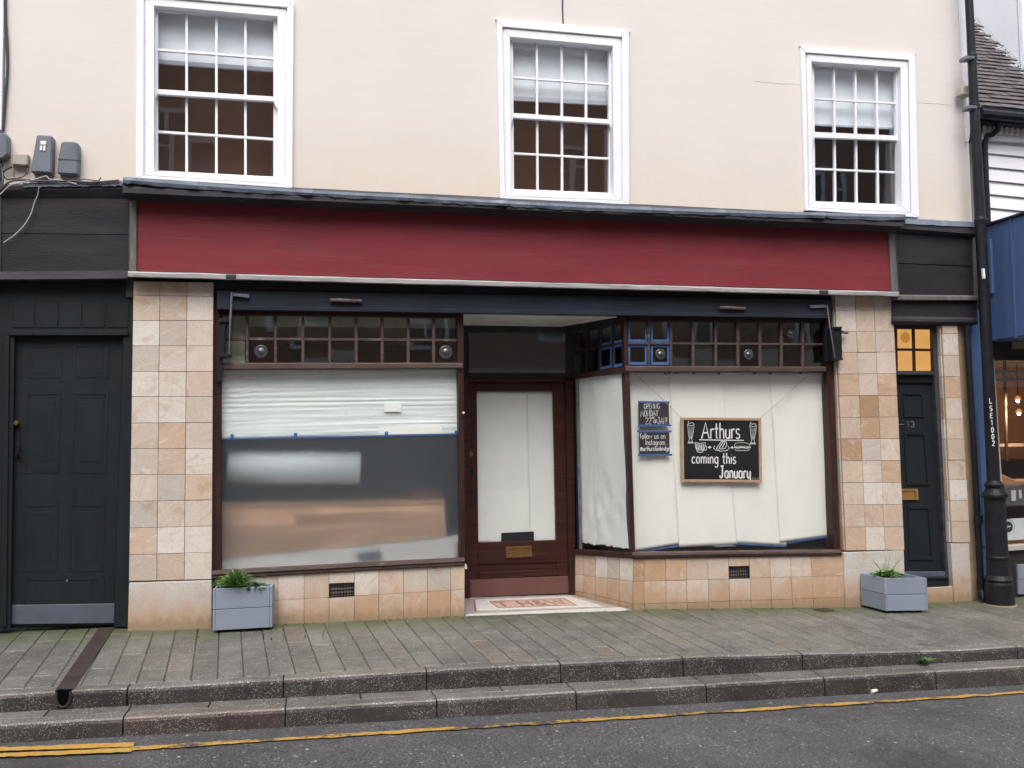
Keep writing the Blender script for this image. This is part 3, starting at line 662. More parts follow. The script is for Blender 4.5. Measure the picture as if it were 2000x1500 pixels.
for i in range(len(bx) - 1):
    for j in range(len(bz) - 1):
        xa, xb_, za, zb_ = bx[i], bx[i + 1], bz[j], bz[j + 1]
        if inop((xa + xb_) / 2, (za + zb_) / 2): continue
        bm.faces.new([vtx(*p) for p in ((xa, za, 0.0), (xb_, za, 0.0), (xb_, zb_, 0.0), (xa, zb_, 0.0))])
        bm.faces.new([vtx(*p) for p in ((xa, zb_, 0.22), (xb_, zb_, 0.22), (xb_, za, 0.22), (xa, za, 0.22))])
be = [e for e in bm.edges if len(e.link_faces) == 1 and e.verts[0].co.y < 0.1]
for e in be:
    a, b = e.verts; bm.faces.new((a, b, vtx(b.co.x, b.co.z, 0.22), vtx(a.co.x, a.co.z, 0.22)))
wall = link('rendered_wall', bm, M['render'], B)
# drip over the window heads: thin rendered lips, and the crack above the middle window
bm = NB(); pq(bm, [(968, 35), (1231, 59), (1231, 62), (968, 38)], -0.022, 0.022); link('drip_mould', bm, M['render'], wall); bm = NB(); pq(bm, [(1562, 87.5), (1790, 105), (1790, 107), (1562, 90)], -0.022, 0.022)
link('drip_mould', bm, M['render'], wall)
bm = NB(); tube(bm, [at(1099, -5, -0.003), at(1098.6, 20, -0.003), at(1100, 46, -0.003)], 0.006, 6); link('cable', bm, M['cornice'], wall)

for pts in ([(1475, 158.5), (1500, 161), (1530, 164), (1545, 163), (1563, 165)], [(1792, 200), (1815, 202), (1838, 203), (1858, 206)]):
    bm = NB(); tube(bm, [at(x, y, -0.0005) for x, y in pts], 0.0016, 5); link('crack', bm, M['crack'], wall)
def sashwin(wd, lab):
    out, inn, gl = wd['out'], wd['inn'], wd['gl']
    bm = NB()
    Yf = -0.028
    def ring(a, b, Y, d, bm=bm, bev=0.0):
        for i in range(4):
            j = (i + 1) % 4
            pq(bm, [a[i], a[j], b[j], b[i]], Y + 0.0004 * i, d, bev)
    mid = [(lerp(o[0], i[0], 0.42), lerp(o[1], i[1], 0.42)) for o, i in zip(out, inn)]
    mid2 = [(lerp(o[0], i[0], 0.52), lerp(o[1], i[1], 0.52)) for o, i in zip(out, inn)]
    ring(out, mid, -0.040, 0.05, bev=0.004); ring(mid, mid2, -0.018, 0.035); ring(mid2, inn, -0.026, 0.10, bev=0.003)
    # head moulding shadow step
    fr = link('sash_window', bm, M['white'], B)
    fr['label'] = lab
    # sashes
    def yb(x, l, r): return lerp(l, r, (x - gl[0][0]) / (gl[1][0] - gl[0][0]))
    xl_, xr_ = lerp(gl[0][0], gl[3][0], .5), lerp(gl[1][0], gl[2][0], .5)
    (ma, mb), (mc, md) = wd['mr']
    def edgex(y, side):
        a, b = (gl[0], gl[3]) if side == 0 else (gl[1], gl[2]); return lerp(a[0], b[0], (y - a[1]) / (b[1] - a[1]))
    uq = [gl[0], gl[1], (edgex(mc, 1), mc), (edgex(ma, 0), ma)]
    lq = [(edgex(mb, 0), mb), (edgex(md, 1), md), gl[2], gl[3]]
    iy = lambda s, y: lerp(inn[0][0], inn[3][0], (y - inn[0][1]) / (inn[3][1] - inn[0][1])) if s == 0 else lerp(inn[1][0], inn[2][0], (y - inn[1][1]) / (inn[2][1] - inn[1][1]))
    for nm, q, Y, outer in (('upper_sash', uq, 0.030, [inn[0], inn[1], (iy(1, md), md), (iy(0, mb), mb)]), ('lower_sash', lq, 0.070, [(iy(0, ma + 2), ma + 2), (iy(1, mc + 2), mc + 2), inn[2], inn[3]])):
        bm = NB()
        for i in range(4):
            j = (i + 1) % 4; pq(bm, [outer[i], outer[j], q[j], q[i]], Y + 0.0005 * i, 0.04, 0.0)
        w = 2.1 * (gl[1][0] - gl[0][0]) / 226 + 0.25
        for k, vx in enumerate(wd['vb']):
            u = (vx - gl[0][0]) / (gl[1][0] - gl[0][0])
            a, b = bil(q, u, 0), bil(q, u, 1)
            pq(bm, [(a[0] - w, a[1]), (a[0] + w, a[1]), (b[0] + w, b[1]), (b[0] - w, b[1])], Y + 0.010 + 0.0006 * k, 0.028)
        hl_, hr_ = wd['hu'] if nm == 'upper_sash' else wd['hl']
        hw = w * 0.95
        for side in range(4):
            us = [0] + [(vx - gl[0][0]) / (gl[1][0] - gl[0][0]) for vx in wd['vb']] + [1]
            xa, xb_ = lerp(xl_, xr_, us[side]), lerp(xl_, xr_, us[side + 1])
            ya, yb_ = lerp(hl_, hr_, us[side]), lerp(hl_, hr_, us[side + 1])
            pq(bm, [(xa, ya - hw), (xb_, yb_ - hw), (xb_, yb_ + hw), (xa, ya + hw)], Y + 0.0075 + 0.0004 * side, 0.026)
        link(nm, bm, M['white'], fr)
        us = [0] + [(vx - gl[0][0]) / (gl[1][0] - gl[0][0]) for vx in wd['vb']] + [1]
        tl, tr, br, bl = q
        for r in range(2):
            for c in range(4):
                def yy(rr, u): return (lerp(tl[1], tr[1], u), lerp(hl_, hr_, u), lerp(bl[1], br[1], u))[rr]
                qq = [(lerp(xl_, xr_, us[c]), yy(r, us[c])), (lerp(xl_, xr_, us[c + 1]), yy(r, us[c + 1])), (lerp(xl_, xr_, us[c + 1]), yy(r + 1, us[c + 1])), (lerp(xl_, xr_, us[c]), yy(r + 1, us[c]))]
                bm = NB(); P = [at(x, y, Y + 0.024) for x, y in qq]
                tl_ = [random.uniform(-0.0022, 0.0022) for _ in range(3)]
                P = [p + Vector((0, tl_[0] * (1 if i in (0, 3) else -1) + tl_[1] * (1 if i < 2 else -1), 0)) for i, p in enumerate(P)]
                prism(bm, P, Vector((0, 0.003, 0))); link('pane', bm, M['sashglass'], fr)
    # horns under the meeting rail
    bm = NB()
    for s, (x, y) in ((0, (edgex(mb, 0), mb)), (1, (edgex(md, 1), md))):
        xi = iy(s, y); pq(bm, [(x, y - 1), (xi, y + 1), (xi, y + 15), (x + (xi - x) * .35, y + 6)] if s else [(xi, y + 1), (x, y - 1), (x + (xi - x) * .35, y + 6), (xi, y + 15)], 0.032, 0.03)
    link('sash_horn', bm, M['white'], fr)
    # roller blind inside, with its bottom rail
    bl_, br_ = wd['blind']
    c = [(gl[0][0] - 14, gl[0][1] - 26), (gl[1][0] + 14, gl[1][1] - 24), (gl[1][0] + 14, br_ - 1), (gl[0][0] - 14, bl_ - 1)]
    bm = NB(); pq(bm, c, 0.125, 0.003); bl = link('roller_blind', bm, M['blind'], fr)
    bm = NB(); pq(bm, [c[3], c[2], (c[2][0], c[2][1] + wd['rail']), (c[3][0], c[3][1] + wd['rail'])], 0.117, 0.02); link('blind_rail', bm, M['blind_rail'], fr)
    return fr
sashwin(WIN[0], 'left sash window, the largest and highest in the photo')
sashwin(WIN[1], 'middle sash window below the crack in the render')
sashwin(WIN[2], 'right sash window with its blind pulled lowest')
# shallow upstairs rooms, wall colours painted to stand in for window reflections
def room(x0, x1, y0, y1, z0, z1, mats, parent):
    names = ('room_wall', 'room_wall', 'room_wall', 'room_floor', 'room_ceiling')
    F = [((x0, y1, z0), (x1, y1, z0), (x1, y1, z1), (x0, y1, z1)), ((x0, y0, z0), (x0, y1, z0), (x0, y1, z1), (x0, y0, z1)), ((x1, y1, z0), (x1, y0, z0), (x1, y0, z1), (x1, y1, z1)),
         ((x0, y0, z0), (x1, y0, z0), (x1, y1, z0), (x0, y1, z0)), ((x0, y0, z1), (x0, y1, z1), (x1, y1, z1), (x1, y0, z1))]
    D = [(0, .05, 0), (-.05, 0, 0), (.05, 0, 0), (0, 0, -.05), (0, 0, .05)]
    for nm, f, m, d in zip(names, F, mats, D):
        bm = NB(); prism(bm, [Vector(p) for p in f], Vector(d)); link(nm, bm, m, parent)
xp = (at(1230, 200, 0).x + at(1565, 200, 0).x) / 2
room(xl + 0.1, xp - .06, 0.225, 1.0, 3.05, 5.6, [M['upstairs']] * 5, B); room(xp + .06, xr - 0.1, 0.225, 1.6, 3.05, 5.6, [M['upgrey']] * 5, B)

# --- lead flashing and cornice over the red fascia
LX = [(240, 346, 357), (257, 347, 357.5), (385, 356, 368.5), (500, 364.5, 375.5), (609, 372, 382), (798, 381, 392), (990, 392.5, 402.5), (1130, 399, 410), (1272, 405, 415.5), (1417, 410.5, 420), (1610, 415.5, 426), (1767.5, 418.5, 430)]
def lead_at(x, k): 
    xs_ = [p[0] for p in LX]; return interp(x, xs_, [p[k] for p in LX])
corn = NB()
loft(corn, [((241, 356), (1767, 430), -0.25), ((241, 362), (1766, 433), -0.25), ((240, 367), (1764, 434.5), -0.262), ((239, 376), (1763, 442), -0.262), ((243, 378), (1760, 444), -0.225), ((249, 386), (1750, 452), -0.155), ((252, 391), (1748, 455), -0.12), ((252, 391), (1748, 455), 0.0), ((241, 350), (1767, 424), 0.0)], 40, 0.0018)
fas = link('cornice', corn, M['cornice'], B)
segs = [240, 257, 385, 609, 798, 990, 1272, 1417, 1610, 1767.5]
for a, b in zip(segs, segs[1:]):
    bm = NB(); n = max(2, int((b - a) / 14)); rows = []
    for s in range(n + 1):
        x = lerp(a, b + 1.5, s / n); t, bo = lead_at(x, 1), lead_at(x, 2)
        lift = (3.4 if s >= n - 1 and b < 1760 else 0) ; w = random.uniform(-0.009, 0.005); dz = random.uniform(-1.3, 1.0) + 1.3 * math.sin(s / n * 3.1)
        wl = at(x, t - 1.0, 0.0)
        rows.append([bm.verts.new(p) for p in (Vector((at(x, t, -0.27).x, -0.001, at(x, t, -0.27).z + 0.035)), at(x, t - lift * .3, -0.268 + w), at(x, lerp(t, bo, .5), -0.277 + w - lift * .004), at(x, bo + dz, -0.268 + w - lift * .004), at(x, bo + dz, -0.255), Vector((at(x, t, -0.27).x, -0.001, at(x, t, -0.27).z + 0.025)))])
    for A_, B_ in zip(rows, rows[1:]):
        for i in range(6): bm.faces.new((A_[i], A_[(i + 1) % 6], B_[(i + 1) % 6], B_[i]))
    bm.faces.new(rows[0]); bm.faces.new(rows[-1][::-1])
    link('lead_flashing', bm, M['lead'], fas, smooth=False)

# --- red fascia: two boards in a weathered frame
fr = Q('fascia', [(252, 386), (1750, 452), (1757, 577), (250, 538)], -0.085, 0.085, M['dark_gap'], B)
mid = lambda x: lerp(448, 513, (x - 267) / (1738 - 267))
Q('fascia_board', [(266, 390), (1737, 452), (1740, mid(1739)), (266, mid(266))], -0.1025, 0.02, M['red'], fr)
Q('fascia_board', [(266, mid(266)), (1740, mid(1739)), (1742, 568), (265.5, 529)], -0.1018, 0.02, M['red'], fr)
Q('stile', [(254, 384), (267, 384.5), (266, 530), (252, 529)], -0.122, 0.10, M['stile'], fr, 0.004)
Q('stile', [(1735.5, 450), (1747, 452), (1755, 570), (1742, 569)], -0.122, 0.10, M['stile'], fr, 0.004)
bm = NB(); loft(bm, [((250, 529.5), (1756, 570), -0.13), ((250, 532), (1756, 572), -0.14), ((249.5, 539.5), (1756.5, 578), -0.14), ((252, 541.5), (1754, 580), -0.118), ((252, 541.5), (1754, 580), -0.03), ((252, 530), (1754, 570), -0.03)], 60, 0.0014)
link('bottom_rail', bm, M['bead'], fr)
for a, b in ((1125 / 3.636 * 0 + 441, 461), (1601, 1618)):   # black brackets where the rail is strapped
    ya = lerp(530, 570, (a - 250) / 1506); Q('bracket', [(a, ya + 0.5), (b, ya + 1), (b, ya + 8.5), (a, ya + 8)], -0.147, 0.03, M['cornice'], fr, 0.003)

# --- black side fascias
lf = Q('side_fascia', [(-60, 362), (253, 362), (252, 546), (-60, 550)], -0.008, 0.02, M['dark_gap'], B)
Q('fascia_board', [(4, 384), (252, 387), (252, 458.3), (2, 455.8)], -0.03, 0.03, M['blackboard'], lf, 0.003)
Q('fascia_board', [(2, 456.3), (252, 458.8), (250, 531), (1, 532)], -0.028, 0.03, M['blackboard'], lf, 0.003)
bm = NB(); loft(bm, [((-60, 363), (246, 361), -0.075), ((-60, 372), (246, 369), -0.075), ((-60, 385), (251, 386), -0.035), ((-60, 385), (251, 386), 0), ((-60, 360), (246, 358), 0)], 4, 0.001); link('cornice', bm, M['cornice'], lf)
bm = NB(); loft(bm, [((-60, 531), (250, 528), -0.045), ((-60, 546), (249, 543.5), -0.052), ((-60, 548), (249, 547), -0.02), ((-60, 531), (250, 528), -0.0)], 6, 0.001); link('bottom_rail', bm, M['cornice'], lf)
Q('stile', [(-60, 384), (3, 384), (1, 532), (-60, 533)], -0.04, 0.04, M['dark_gap'], lf)
bm = NB()
rows = []
for s in range(41):
    x = lerp(45, 239, s / 40); t = lerp(357, 353, s / 40) + random.uniform(-1.5, 1); b_ = lerp(365.5, 362.5, s / 40) + random.uniform(-1.2, 1.2)
    rows.append([bm.verts.new(p) for p in (at(x, t, -0.005), at(x, t + 1, -0.086), at(x, b_, -0.089), at(x, b_, -0.075))])
for A_, B_ in zip(rows, rows[1:]):
    for i in range(4): bm.faces.new((A_[i], A_[(i + 1) % 4], B_[(i + 1) % 4], B_[i]))
bm.faces.new(rows[0]); bm.faces.new(rows[-1][::-1])
M['leaddark'] = plain('dirty_lead', (0.10, 0.115, 0.14), 0.6, 0.4, 12, 40, 0.5, wear=(0.3, 0.3, 0.31), wear_at=0.66, wear_scale=18)
link('lead_flashing', bm, M['leaddark'], lf)
rf = Q('side_fascia', [(1748, 430), (1908, 436), (1912, 588), (1742, 588)], -0.008, 0.02, M['dark_gap'], B)
Q('fascia_board', [(1748, 456), (1905, 461), (1907, 520.5), (1752, 513.5)], -0.032, 0.03, M['blackboard'], rf, 0.003)
Q('fascia_board', [(1752, 515), (1907, 522), (1909, 578), (1755, 576)], -0.030, 0.03, M['blackboard'], rf, 0.003)
Q('stile', [(1900, 463), (1907, 463), (1911, 580), (1904, 579)], -0.046, 0.016, M['stile'], rf, 0.002)
bm = NB(); loft(bm, [((1765, 436), (1904, 442), -0.09), ((1760, 442), (1905, 448), -0.085), ((1757, 446), (1905, 457), -0.085), ((1752, 455), (1906, 462), -0.035), ((1752, 455), (1906, 462), 0.0), ((1765, 430), (1904, 436), 0.0)], 8, 0.0012); link('cornice', bm, M['cornice'], rf)
bm = NB(); loft(bm, [((1752, 575.5), (1909, 577), -0.035), ((1744, 578), (1912, 580), -0.075), ((1743, 585), (1912, 586), -0.075), ((1745, 588), (1911, 588), -0.03), ((1745, 588), (1911, 588), 0.0), ((1752, 576), (1909, 577), 0.0)], 8, 0.001); link('bottom_rail', bm, M['stile'], rf)
bm = NB(); loft(bm, [((1768, 427), (1903, 434), -0.075), ((1768, 437), (1904, 443.5), -0.095), ((1768, 437), (1904, 443.5), -0.08), ((1768, 426), (1903, 433.5), -0.0)], 10, 0.0015); link('lead_flashing', bm, M['lead'], rf)

Q('backing_board', [(246, 528), (1746, 566), (1746, 600), (246, 580)], 0.035, 0.08, M['dark_gap'], B); Q('backing_board', [(1744, 572), (1914, 574), (1914, 604), (1744, 604)], 0.012, 0.08, M['dark_gap'], B)
# --- beam (old blind box) between the pillars
Q('dark_board', [(413, 530), (1632, 566), (1632, 590), (413, 570)], 0.02, 0.10, M['dark_gap'], B)
bm = NB(); loft(bm, [((424, 565.5), (1622, 584), -0.03), ((424, 568), (1622, 586), -0.04), ((424, 596), (1622, 614), -0.04), ((424, 598), (1622, 616), -0.05), ((424, 604), (1622, 621), -0.05), ((424, 606), (1622, 623), -0.02), ((424, 606), (1622, 623), 0.12), ((424, 562), (1622, 580), 0.12)], 24, 0.0008)
beam = link('blind_box_beam', bm, M['navy'], B)
for (x0, x1, y) in ((645, 707, 587), (1405, 1456, 601.5)):
    bm = NB(); tube(bm, [at(x0, y - .5, -0.062), at(lerp(x0, x1, .3), y - 0.8, -0.066), at(lerp(x0, x1, .6), y + .3, -0.064), at(x1, y + 1, -0.062)], 0.014, 8); link('handle', bm, M['rust'], beam)
# left and right awning arm gear
ag = NB(); pq(ag, [(427, 622), (452, 621), (451, 628), (427, 630)], -0.07, 0.09, 0.003); pq(ag, [(430, 631), (441, 631), (438, 692), (428, 692)], -0.055, 0.07, 0.004); pq(ag, [(443, 630), (449, 630), (447, 650), (442, 668)], -0.05, 0.05, 0.002); pq(ag, [(428, 690), (452, 692), (452, 696), (428, 698)], -0.06, 0.08, 0.003); pq(ag, [(426, 697), (434, 697), (433, 745), (424, 745)], -0.02, 0.05, 0.003)
arm = link('awning_arm', ag, M['iron'], B)
bm = NB(); tube(bm, [at(453, 571, -0.075), at(450, 620, -0.07), at(448.5, 660, -0.07), at(447.5, 690, -0.07)], [0.008, 0.008, 0.004, 0.003], 8); pq(bm, [(455, 572.5), (487, 574), (486.5, 582), (455, 578)], -0.075, 0.02, 0.003); link('crank_rod', bm, M['irongrey'], arm)
ag = NB(); pq(ag, [(1624, 641), (1644, 639), (1645, 682), (1646, 684), (1645, 703), (1626, 704)], -0.075, 0.12, 0.004); pq(ag, [(1630, 638), (1645, 637.5), (1645, 642), (1630, 643)], -0.09, 0.09, 0.003); pq(ag, [(1612, 640), (1623, 640), (1625, 706), (1614, 706)], 0.0, 0.05, 0.003); pq(ag, [(1626, 701), (1647, 699), (1647, 703), (1627, 705)], -0.085, 0.08, 0.002)
arm = link('awning_arm', ag, M['iron'], B)
bm = NB(); tube(bm, [at(1644, 648, -0.06), at(1655.5, 650, -0.06)], 0.014, 10); tube(bm, [at(1615, 596, -0.06), at(1621, 640, -0.085), at(1631, 700, -0.085)], [0.006, 0.006, 0.003], 8); pq(bm, [(1582, 596), (1613, 595), (1613, 601), (1584, 602)], -0.065, 0.02, 0.003); link('crank_rod', bm, M['irongrey'], arm)

# --- tiled pillars
def tiled(parent, top, bot, rl, rr, Y, mat, skip=(), off=None, fly=0.014, x_of=None, plane=None):
    """tiles between pixel columns (top[i]..bot[i]) and rows (rl[j] left, rr[j] right); one object per tile"""
    n = len(top) - 1
    def pt(i, j, w):
        u = (top[i] - top[0]) / (top[-1] - top[0]) if not isinstance(w, float) else w
        y = lerp(rl[j], rr[j], (top[i] - top[0]) / (top[-1] - top[0]))
        y0 = rl[0]; y1 = rl[-1]; t = (y - y0) / (y1 - y0)
        return (lerp(top[i], bot[i], t), y)
    for j in range(len(rl) - 1):
        for i in range(n):
            if (i, j) in skip: continue
            q = [pt(i, j, 0), pt(i + 1, j, 0), pt(i + 1, j + 1, 0), pt(i, j + 1, 0)]
            P = [at(x, y, Y) for x, y in q]
            c = sum(P, Vector()) / 4
            pr = random.uniform(-0.0022, 0.0022)
            P2 = []
            for k, p in enumerate(P):
                a = P[(k + 1) % 4] - p; b = P[(k - 1) % 4] - p
                P2.append(p + a.normalized() * 0.0016 + b.normalized() * 0.0016)
            nrm = (P2[1] - P2[0]).cross(P2[3] - P2[0]).normalized()
            if nrm.y < 0: nrm = -nrm
            P2 = [p - nrm * (fly + pr) for p in P2]
            bm = NB(); prism(bm, P2, nrm * (fly + pr + 0.002), 0.0014); link('tile', bm, mat, parent)
Lp = Q('pillar', [(261.5, 548), (417, 553), (413.5, 1134), (252, 1137)], 0.0, 0.30, M['mortar'], B)
RL = [550, 577, 626.5, 676, 726, 775, 826.5, 876.5, 927, 979, 1031, 1083, 1134.5]
RR = [552, 579.5, 626.5, 676, 726, 775, 825, 876.5, 926, 976, 1027, 1078.5, 1131]
tiled(Lp, [261.3, 313, 366, 417.5], [252.3, 306.8, 360.2, 413.8], RL, RR, 0.0, M['tile'])
Q('plinth_block', [(252, 1138), (413.5, 1133), (414, 1250), (248.5, 1250)], -0.012, 0.31, M['plinth'], B, 0.006)
Rp = Q('pillar', [(1629, 570), (1741, 572), (1764.5, 1077), (1651, 1079)], 0.0, 0.28, M['mortar'], B)
RW = [574, 606.5, 648, 689, 731, 773.5, 815.5, 857.5, 900.5, 943, 986, 1029.6, 1075]
tiled(Rp, [1628.7, 1668, 1704, 1741.4], [1651, 1690, 1727.3, 1765], RW, [y - 1 + (2 if k == 0 else 0) for k, y in enumerate(RW)], 0.0, M['tile'])
Q('plinth_block', [(1651, 1079), (1766, 1074.5), (1770, 1205), (1656, 1208)], -0.012, 0.30, M['plinth'], B, 0.006)
# tiled return of the right pillar towards the window
xret = at(1640, 850, 0.0).x
PL = (Vector((at(1628.7, 574, 0).x, 0, 0)), Vector((1, 0, 0)))
def retstrip(parent, xs_top, xs_bot, rows, depth, mat, grow=0.0):
    for j in range(len(rows) - 1):
        t0, t1 = (rows[j] - rows[0]) / (rows[-1] - rows[0]), (rows[j + 1] - rows[0]) / (rows[-1] - rows[0])
        a, b = at(lerp(xs_top, xs_bot, t0), rows[j], 0.0), at(lerp(xs_top, xs_bot, t1), rows[j + 1], 0.0)
        bm = NB(); e = 0.0016
        P = [Vector((a.x - 0.012, 0.004, a.z - e)), Vector((a.x - 0.012, depth, a.z - e)), Vector((b.x - 0.012, depth, b.z + e)), Vector((b.x - 0.012, 0.004, b.z + e))]
        prism(bm, P, Vector((0.013, 0, 0)), 0.0012); link('tile', bm, mat, parent)
retstrip(Rp, 1628.7, 1651, RW, 0.12, M['tile'])
bm = NB(); a, b = at(1651, 1079, 0), at(1656, 1200, 0); box(bm, (a.x - 0.02, -0.008, b.z - 0.1), (a.x + 0.01, 0.12, a.z), 0.004); link('plinth_block', bm, M['plinth'], B)
# narrow pilaster right of door 13
Np = Q('pillar', [(1839, 600), (1869, 600), (1893, 1061), (1857.5, 1061)], 0.0, 0.24, M['mortar'], B)
RN = [636, 652, 694, 736, 777.6, 818.5, 857.5, 898.5, 937, 977.5, 1018, 1059.5]
tiled(Np, [1838, 1867.5], [1857.7, 1893.2], RN, RN, 0.0, M['tile'])
retstrip(Np, 1838, 1857.7, RN, 0.075, M['tile'])
Q('plinth_block', [(1857.5, 1061.5), (1893.5, 1061), (1899.5, 1185), (1865, 1188)], -0.010, 0.25, M['plinth'], B, 0.005)
Q('side_wall', [(1868, 590), (1882, 590), (1911, 1180), (1892, 1180)], 0.03, 0.2, M['plaintan'], B)

# --- left shop window
def frame_q(bm, pts, Y, d, bev=0.003): pq(bm, pts, Y, d, bev)
bm = NB()
frame_q(bm, [(417, 560), (432, 600), (432, 1122), (414, 1124)], 0.03, 0.12)             # left post
frame_q(bm, [(893, 606), (905, 606), (908, 1092), (898.5, 1094)], 0.03, 0.10)          # right post
frame_q(bm, [(432, 603), (893, 610), (893, 620), (432, 614)], 0.045, 0.08)
LW = link('shop_window', bm, M['brown'], B); LW['label'] = 'left shop window with frosted lower glass'
bm = NB(); loft(bm, [((430, 708.5), (903, 708.5), 0.02), ((430, 711), (903, 711), 0.0), ((430, 720), (904, 717.5), 0.0), ((430, 723), (904, 721), 0.03), ((430, 723), (904, 721), 0.11), ((430, 708.5), (903, 708.5), 0.11)], 12, 0.0006); link('transom', bm, M['brownworn'], LW)
bm = NB(); loft(bm, [((413, 1113.5), (906, 1088), 0.03), ((413, 1116), (907.5, 1090), -0.02), ((414, 1122), (908, 1096), -0.025), ((414, 1124), (908, 1098), -0.012), ((414, 1129), (908, 1103), -0.012), ((414, 1129), (908, 1103), 0.12), ((413, 1113), (906, 1087.5), 0.12)], 16, 0.0008); link('sill', bm, M['brownworn'], LW)
VB = [482.5, 538, 591.7, 644, 695.6, 746.5, 797.4, 847]; EDG = [431] + VB + [895]
def ytop(x): return lerp(614, 619, (x - 430) / 466)
def ybot(x): return lerp(709, 709.5, (x - 430) / 466)
def ymid(x): return lerp(661.5, 664.5, (x - 430) / 466)
for x in VB:
    Q('glazing_bar', [(x - 3, ytop(x) - 1), (x + 3, ytop(x) - 1), (x + 3, ybot(x)), (x - 3, ybot(x))], 0.052, 0.035, M['brownworn'], LW, 0.003)
for a, b in zip(EDG, EDG[1:]):
    Q('glazing_bar', [(a + 3, ymid(a) - 2.6), (b - 3, ymid(b) - 2.6), (b - 3, ymid(b) + 2.6), (a + 3, ymid(a) + 2.6)], 0.054, 0.033, M['brownworn'], LW, 0.003)
def bullseye(x, y, Y, r, parent):
    c = at(x, y, Y); bm = NB(); n = 24; prof = [(0.95, 0.0), (0.8, -0.004), (0.6, -0.0015), (0.42, -0.003), (0.26, -0.012), (0.12, -0.017), (0.03, -0.014)]
    rings = [[bm.verts.new(c + Vector((math.cos(2 * math.pi * k / n) * q * r, d, math.sin(2 * math.pi * k / n) * q * r))) for k in range(n)] for q, d in prof]
    for A_, B_ in zip(rings, rings[1:]):
        for k in range(n): bm.faces.new((A_[k], A_[(k + 1) % n], B_[(k + 1) % n], B_[k]))
    bm.faces.new(rings[-1]); bm.faces.new(rings[0][::-1])
    return link('bullseye', bm, M['bull'], parent, smooth=True)
def panes(edges, yt, ym, yb_, Y, parent, mat):
    for a, b in zip(edges, edges[1:]):
        for t, u in ((yt, ym), (ym, yb_)):
            q = [(a, t(a)), (b, t(b)), (b, u(b)), (a, u(a))]; bm = NB(); P = [at(x, y, Y) for x, y in q]; k1, k2 = random.uniform(-.0018, .0018), random.uniform(-.0018, .0018)
            P = [p + Vector((0, (k1 if i in (0, 3) else -k1) + (k2 if i < 2 else -k2), 0)) for i, p in enumerate(P)]
            prism(bm, P, Vector((0, 0.003, 0))); link('pane', bm, mat, parent)
panes(EDG, ytop, ymid, ybot, 0.076, LW, M['oldglass'])
bullseye(510, 687, 0.074, 0.058, LW); bullseye(871, 688, 0.074, 0.062, LW)
pane = Q('pane', [(430, 721), (895, 719), (900, 1092), (428, 1117)], 0.078, 0.004, M['glass'], LW)
Q('frosted_film', [(428, 850), (898, 843), (899.5, 1094), (426, 1119)], 0.092, 0.006, M['frost'], LW)
# window-bed, planked counter and white panel seen softly through the film
def soft(name, pts, Y, d, mat, label, cat, **k):
    o = Q(name, pts, Y, d, mat, None, 0.004); tag(o, label, cat); return o
bm = NB(); a = at(420, 1118, 0.11); b = at(905, 1094, 0.11); box(bm, (a.x, 0.11, a.z - 0.06), (b.x + 0.03, 0.75, lerp(a.z, b.z, .5) - 0.035)); link('window_bed', bm, M['cream'], LW)
ct = thing('planked_counter', 'low orange brown planked counter standing behind the frosted left window', 'counter', at(650, 1085, 0.34))
cq = [(432, 990), (868, 984), (872, 1050), (432, 1092)]
for r, (v0, v1) in enumerate(((0, .2), (.2, .4), (.4, .6), (.6, .8), (.8, 1))):
    cuts = [0] + sorted(random.uniform(0.2, 0.85) for _ in range(2)) + [1]
    for u0, u1 in zip(cuts, cuts[1:]): Q('plank', sub(cq, u0 + .001, v0 + .01, u1 - .001, v1), 0.26 + random.uniform(0, .004), 0.02, M['wood_plank'], ct, 0.002)
Q('base_board', [(432, 1093), (872, 1051), (905, 1045), (908, 1110), (425, 1135)], 0.262, 0.02, M['cream'], ct)
Q('top', [(430, 984), (870, 978), (868, 984), (432, 990)], 0.25, 0.3, M['wood_plank'], ct)
bm = NB(); tube(bm, [at(447, 911, .28), at(702, 913, .28)], .13, 28)
o = link('paper_roll', bm, M['whitepanel'], smooth=True); tag(o, 'wide white roll seen blurred behind the frosted left window', 'paper roll')
Q('cloth_bundle', [(800, 955), (860, 950), (866, 982), (795, 984)], 0.38, 0.1, M['kick'], None, 0.02)['label'] = 'dull pinkish bundle lying on the counter behind the frosted glass'
bpy.data.objects['cloth_bundle']['category'] = 'bundle'
o = Q('paint_tin', [(700, 1079), (745, 1077), (745, 1091), (700, 1094)], 0.20, 0.08, M['plasticgrey'], None, 0.01); tag(o, 'small grey box on the bed of the frosted left window', 'box')

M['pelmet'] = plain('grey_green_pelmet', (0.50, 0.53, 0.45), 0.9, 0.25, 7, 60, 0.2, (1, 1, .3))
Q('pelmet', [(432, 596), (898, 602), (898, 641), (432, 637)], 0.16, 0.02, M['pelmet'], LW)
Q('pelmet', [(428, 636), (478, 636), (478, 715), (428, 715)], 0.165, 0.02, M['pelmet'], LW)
Q('pelmet', [(1300, 610), (1600, 612), (1600, 645), (1300, 642)], 0.5, 0.02, M['pelmet'], RWN) if 'RWN' in globals() else None
